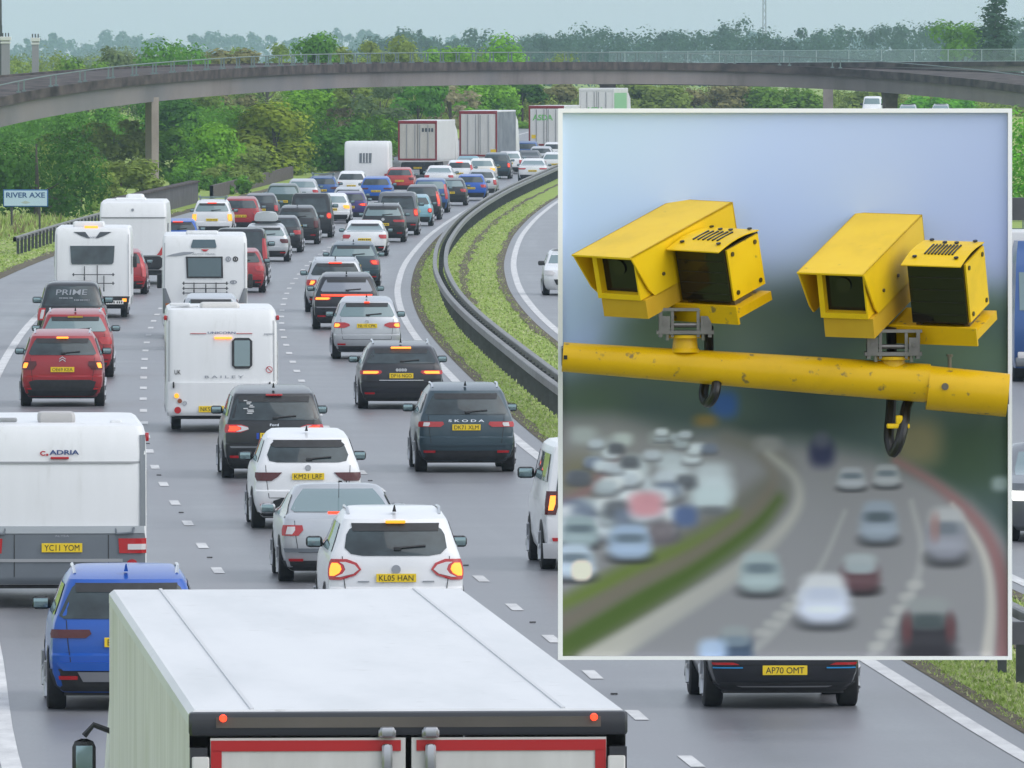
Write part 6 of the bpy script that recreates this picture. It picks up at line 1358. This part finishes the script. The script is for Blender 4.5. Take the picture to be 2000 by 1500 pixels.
def camera_unit(F0, F1, B1, by, frontdrop, label, lampF, lampw, stub, loop, strap):
    """F0, F1: pixels of the hood's front top corners; B1: its far right top corner; by: how far back that lies"""
    f1 = pc(*F1); b1 = pc(*B1); f0 = pc(*F0)
    bv = Vector((b1.x - f1.x, by, b1.z - f1.z)); Lh = bv.length; bh = bv / Lh
    rh = Vector((bh.y, -bh.x, 0)).normalized(); uh = rh.cross(bh)
    roll = math.atan2((f1.z - f0.z), (f1.x - f0.x)) * 0.9
    Rm = Matrix.Rotation(-roll, 3, bh); rh = Rm @ rh; uh = Rm @ uh
    Wd = (f1.x - f0.x) / rh.x
    root = empty('speed_camera', (0, 0, 0)); tag(root, label, 'speed camera', 'yellow speed cameras on the pole')
    O = f1.copy(); O.y = YC - by * .46
    def T_(a, b, c): return O + rh * a + bh * b + uh * c      # a: right of the right top edge, b: back, c: up
    def M_(q, pts, faces): q.add([T_(*p) for p in pts], faces)
    hh = frontdrop * kc / uh.z
    # folded sheet hood: top, sloping front cheeks
    th = .006; ins = .055
    q = MB()
    out = [(-Wd, 0), (0, 0)]
    def sheet(p):  # p: list of 4 local points, given thickness inwards
        c = sum((Vector(x) for x in p), Vector()) / 4; ctr = Vector((-Wd / 2, Lh / 2, -hh / 2)); n = (Vector(p[1]) - Vector(p[0])).cross(Vector(p[2]) - Vector(p[0])).normalized()
        if n.dot(c - ctr) < 0: n = -n
        i = [tuple(Vector(x) - n * th) for x in p]; M_(q, list(p) + i, [(0, 1, 2, 3), (7, 6, 5, 4), (0, 4, 5, 1), (1, 5, 6, 2), (2, 6, 7, 3), (3, 7, 4, 0)])
    sheet([(-Wd, 0, 0), (0, 0, 0), (0, Lh, 0), (-Wd, Lh, 0)])
    for sx in (0, -Wd):
        n = 5; pr = [(0, 0), (.09, -hh * .62), (.125, -hh * .78), (.17, -hh * .80)]
        sheet([(sx, .002, 0), (sx, .075, -hh * .70), (sx, Lh, -hh * .70), (sx, Lh, 0)]); sheet([(sx, .075, -hh * .70), (sx, .105, -hh * .86), (sx, Lh, -hh * .86), (sx, Lh, -hh * .70)])
    sheet([(-Wd, Lh, 0), (0, Lh, 0), (0, Lh, -hh * .8), (-Wd, Lh, -hh * .8)])
    q.build('hood', YELP, root, smooth=False)
    q = MB(); g_ = .018; fb = .035
    bx = [(-Wd + ins, fb, -.012), (-.012, fb, -.012), (-.012, fb, -hh * .82), (-Wd + ins, fb, -hh * .82)]
    ix = [(-Wd + ins + g_, fb, -.02), (-.012 - .006, fb, -.02), (-.012 - .006, fb, -hh * .82 + g_), (-Wd + ins + g_, fb, -hh * .82 + g_)]
    bk = [(a, Lh - .012, c) for a, _, c in bx]; dp = [(a, fb + .03, c) for a, _, c in ix]
    M_(q, bx + ix + bk + dp, [(0, 1, 5, 4), (1, 2, 6, 5), (2, 3, 7, 6), (3, 0, 4, 7), (0, 3, 11, 8), (1, 9, 10, 2), (3, 2, 10, 11), (4, 5, 13, 12), (5, 6, 14, 13), (6, 7, 15, 14), (7, 4, 12, 15)])
    o = q.build('housing', YELP, root, smooth=False)
    q = MB(); M_(q, dp, [(0, 1, 2, 3)]); q.build('front_window', CBLK, o, smooth=False)
    c0 = T_(-Wd * .42, fb + .028, -hh * .30); q = MB(); q.cyl(c0, c0 - bh * .004, .026, n=18); q.build('lens', mat('lens_glint', (.014, .013, .013), rough=.15), o)
    q = MB(); pl = lambda a0, a1, b0, b1, c0, c1: M_(q, [(a, b, c) for c in (c0, c1) for b in (b0, b1) for a in (a0, a1)], [(0, 2, 3, 1), (4, 5, 7, 6), (0, 1, 5, 4), (2, 6, 7, 3), (0, 4, 6, 2), (1, 3, 7, 5)])
    pl(-Wd + .06, .0, .045, Lh * .85, -hh * 1.16, -hh * .83); q.build('base_box', ramp_mat('orange_yellow_paint', 5, [(.3, (.56, .33, .02)), (.7, (.64, .40, .03))], .45), root, smooth=False)
    q = MB()
    for b_ in (.16, .30): q.cyl(T_(.0, b_, -hh * .55), T_(.006, b_, -hh * .55), .006, n=8)
    q.build('rivet', mat('dull_bolt', (.16, .14, .11), rough=.4, metal=.8), root)
    # infra-red lamp beside it
    lf = pc(*lampF); dl = Vector((lf.x - f1.x, 0, lf.z - f1.z)); b0 = .19; a0 = (dl.x - bh.x * b0) / rh.x; c0 = (dl.z - bh.z * b0 - rh.z * a0) / uh.z
    lw, lh, ld = lampw * kc / rh.x, lampw * 1.06 * kc / uh.z, .235
    a1 = a0 + lw
    lamp = empty('infrared_lamp', (0, 0, 0)); lamp.parent = root
    q = MB(); n = 6; rows = []
    for i in range(n + 1):
        b_ = b0 + ld * i / n; c_ = c0 + .012 * math.sin(i / n * math.pi); rows.append([(a0, b_, c_ - .004), (a0, b_, c_), (a1, b_, c_), (a1, b_, c_ - .004)])
    q.grid([[T_(*p) for p in r] for r in rows]); M_(q, [rows[0][0], rows[0][1], rows[0][2], rows[0][3]], [(0, 3, 2, 1)])
    q.build('lamp_top', YELP, lamp, smooth=False)
    q = MB(); pl(a0 + .008, a1 - .006, b0 + .035, b0 + ld, c0 - lh, c0 - .006); q.build('lamp_case', CBLK, lamp, smooth=False)
    q = MB(); pl(a1 - .005, a1 + .002, b0 + .045, b0 + ld - .01, c0 - lh + .004, c0 - .01); sp = q.build('lamp_side', YELP, lamp, smooth=False)
    q = MB()
    for b_ in (b0 + .07, b0 + ld - .035):
        for c_ in (c0 - lh + .025, c0 - .03): q.cyl(T_(a1 + .002, b_, c_), T_(a1 + .006, b_, c_), .008, n=10)
    q.build('screw', mat('dark_screw', (.10, .08, .03), rough=.4, metal=.6), sp)
    q = MB(); nb = slot_n
    for i in range(nb):
        a = a0 + lw * (.28 + .46 * i / (nb - 1)); pl(a - slot_w, a + slot_w, b0 + .075, b0 + .165, c0 + .009, c0 + .0145)
    for a, b_ in ((.15, .05), (.85, .05), (.15, .22), (.88, .22), (.42, .19), (.62, .19)): p = T_(a0 + lw * a, b0 + b_, c0 + .004 + .010 * math.sin(b_ / ld * math.pi)); q.cyl(p, p + uh * .004, .008, n=8)
    q.build('vent_slots', CBLK, lamp, smooth=False)
    q = MB()
    for i in range(4): pl(a0 + .012, a1 - .01, b0 + .033, b0 + .0345, c0 - lh * (.25 + .2 * i) - .002, c0 - lh * (.25 + .2 * i))
    q.build('lamp_grille', mat('lamp_grille', (.016, .016, .017), rough=.5), lamp, smooth=False)
    # tray that carries both
    q = MB(); ct = c0 - lh - .016
    pl(-.02, a1 + .03, b0 + .02, b0 + ld * .9, ct - .03, ct); pl(-.02, a1 + .03, b0 + .01, b0 + .02, ct - .05, ct + .012); q.build('tray', YELD, root, smooth=False)
    q = MB(); pl(a0 + .01, a0 + .03, b0 + .06, b0 + .16, ct, c0 - lh); q.build('lamp_bracket', CSTEEL, root, smooth=False); q = MB(); pl(a1 - .03, a1 - .01, b0 + .06, b0 + .16, ct, c0 - lh); q.build('lamp_bracket', CSTEEL, root, smooth=False)
    # steel clevis and stub on the pole
    sx, sy0, sy1 = stub; q = MB(); q.cyl(pc(sx, sy1), pc(sx, sy0 + 6), 26 * kc, 23 * kc, 20); q.cyl(pc(sx, sy0 + 8), pc(sx, sy0 + 2), 34 * kc, n=20)
    q.cyl(pc(sx, sy1), pc(sx, sy1 - 8), 32 * kc, 26 * kc, 20); q.build('stub', YELD, root)
    q = MB(); zt = pc(sx, sy0 - 42).z; zb_ = pc(sx, sy0).z; xm = pc(sx, sy0).x; ww = 56 * kc
    q.box((xm, YC, zb_ + .006), (2 * ww, .12, .012)); q.box((xm, YC, zt + .01), (2 * ww, .10, .01))
    for s_ in (-1, 1):
        q.box((xm + s_ * ww * .86, YC, (zt + zb_) / 2), (.012, .11, zt - zb_ + .02)); q.box((xm + s_ * ww * .45, YC - .04, (zt + zb_) / 2), (.010, .012, zt - zb_ + .02))
        q.box((xm + s_ * ww * .72, YC - .058, (zt + zb_) / 2 - .004), (.035, .008, (zt - zb_) * .8)); q.cyl((xm + s_ * ww * .72, YC - .06, (zt + zb_) / 2), (xm + s_ * ww * .72, YC - .072, (zt + zb_) / 2), .007, n=8)
        q.cyl((xm + s_ * ww * .62, YC - .05, zb_ - .02), (xm + s_ * ww * .62, YC - .05, zb_ + .02), .006, n=6)
    q.cyl((xm - ww * .8, YC - .03, (zt + zb_) / 2 - .006), (xm + ww * .8, YC - .03, (zt + zb_) / 2 - .006), .008, n=8); q.build('clevis', CSTEEL, root, smooth=False)
    lp = np.array(loop, float); lx = np.arange(len(loop), dtype=float)
    q = MB(); q.tube([pc(*[_catmull(lx, lp[:, k], u) for k in range(3)]) for u in np.linspace(0, len(loop) - 1.001, 40)], .0165 * loop_r, 10); q.build('cable', CAB, root)
    if strap:
        q = MB(); x, y = strap; q.box(tuple(pc(x, y, -.0)), (.075, .05, .016), ch=.004); q.box(tuple(pc(x + 2, y - 12)), (.022, .05, .03), ch=.004); q.build('cable_tie', YELP, root)
    return root
loop_r = 1.0; slot_n = 6; slot_w = .0028
camera_unit((1116, 497), (1230, 502), (1434, 396), .45, 110, 'left yellow speed camera with louvred lamp box, the larger of the two on the pole', (1298, 486), 100, (1338, 652, 688), [(1384, 640, .02), (1384, 690, .09), (1377, 745, .09), (1374, 774, .05), (1383, 787, .0), (1395, 772, -.04), (1400, 745, -.02), (1404, 700, .09)], None)
loop_r = 1.05; slot_n = 9; slot_w = .0026
camera_unit((1554, 530), (1682, 534), (1807, 421), .50, 116, 'right yellow speed camera with vertical vent slots, its cable loop tied with yellow strap', (1756, 516), 114, (1744, 694, 726), [(1741, 640, .02), (1742, 740, .09), (1740, 800, .07), (1736, 855, .02), (1744, 884, -.01), (1757, 862, -.03), (1766, 825, -.01), (1772, 790, .04), (1800, 740, .1)], (1754, 832))
# ---------------------------------------------------------------- air
hz = MB(); hz.box((0, 4400, 59), (9000, 9000, 120.6)); 
hm = bpy.data.materials.new('hazy_air'); hm.use_nodes = True; hn = hm.node_tree; hn.nodes.clear()
pv = hn.nodes.new('ShaderNodeVolumePrincipled'); pv.inputs['Color'].default_value = (.62, .82, 1.0, 1); pv.inputs['Density'].default_value = .0001; pv.inputs['Anisotropy'].default_value = .2
ho = hn.nodes.new('ShaderNodeOutputMaterial'); hn.links.new(pv.outputs[0], ho.inputs['Volume'])
HZ = True
if HZ: tag(hz.build('haze', hm, smooth=False), kind='stuff')
print('objects', len(bpy.data.objects))
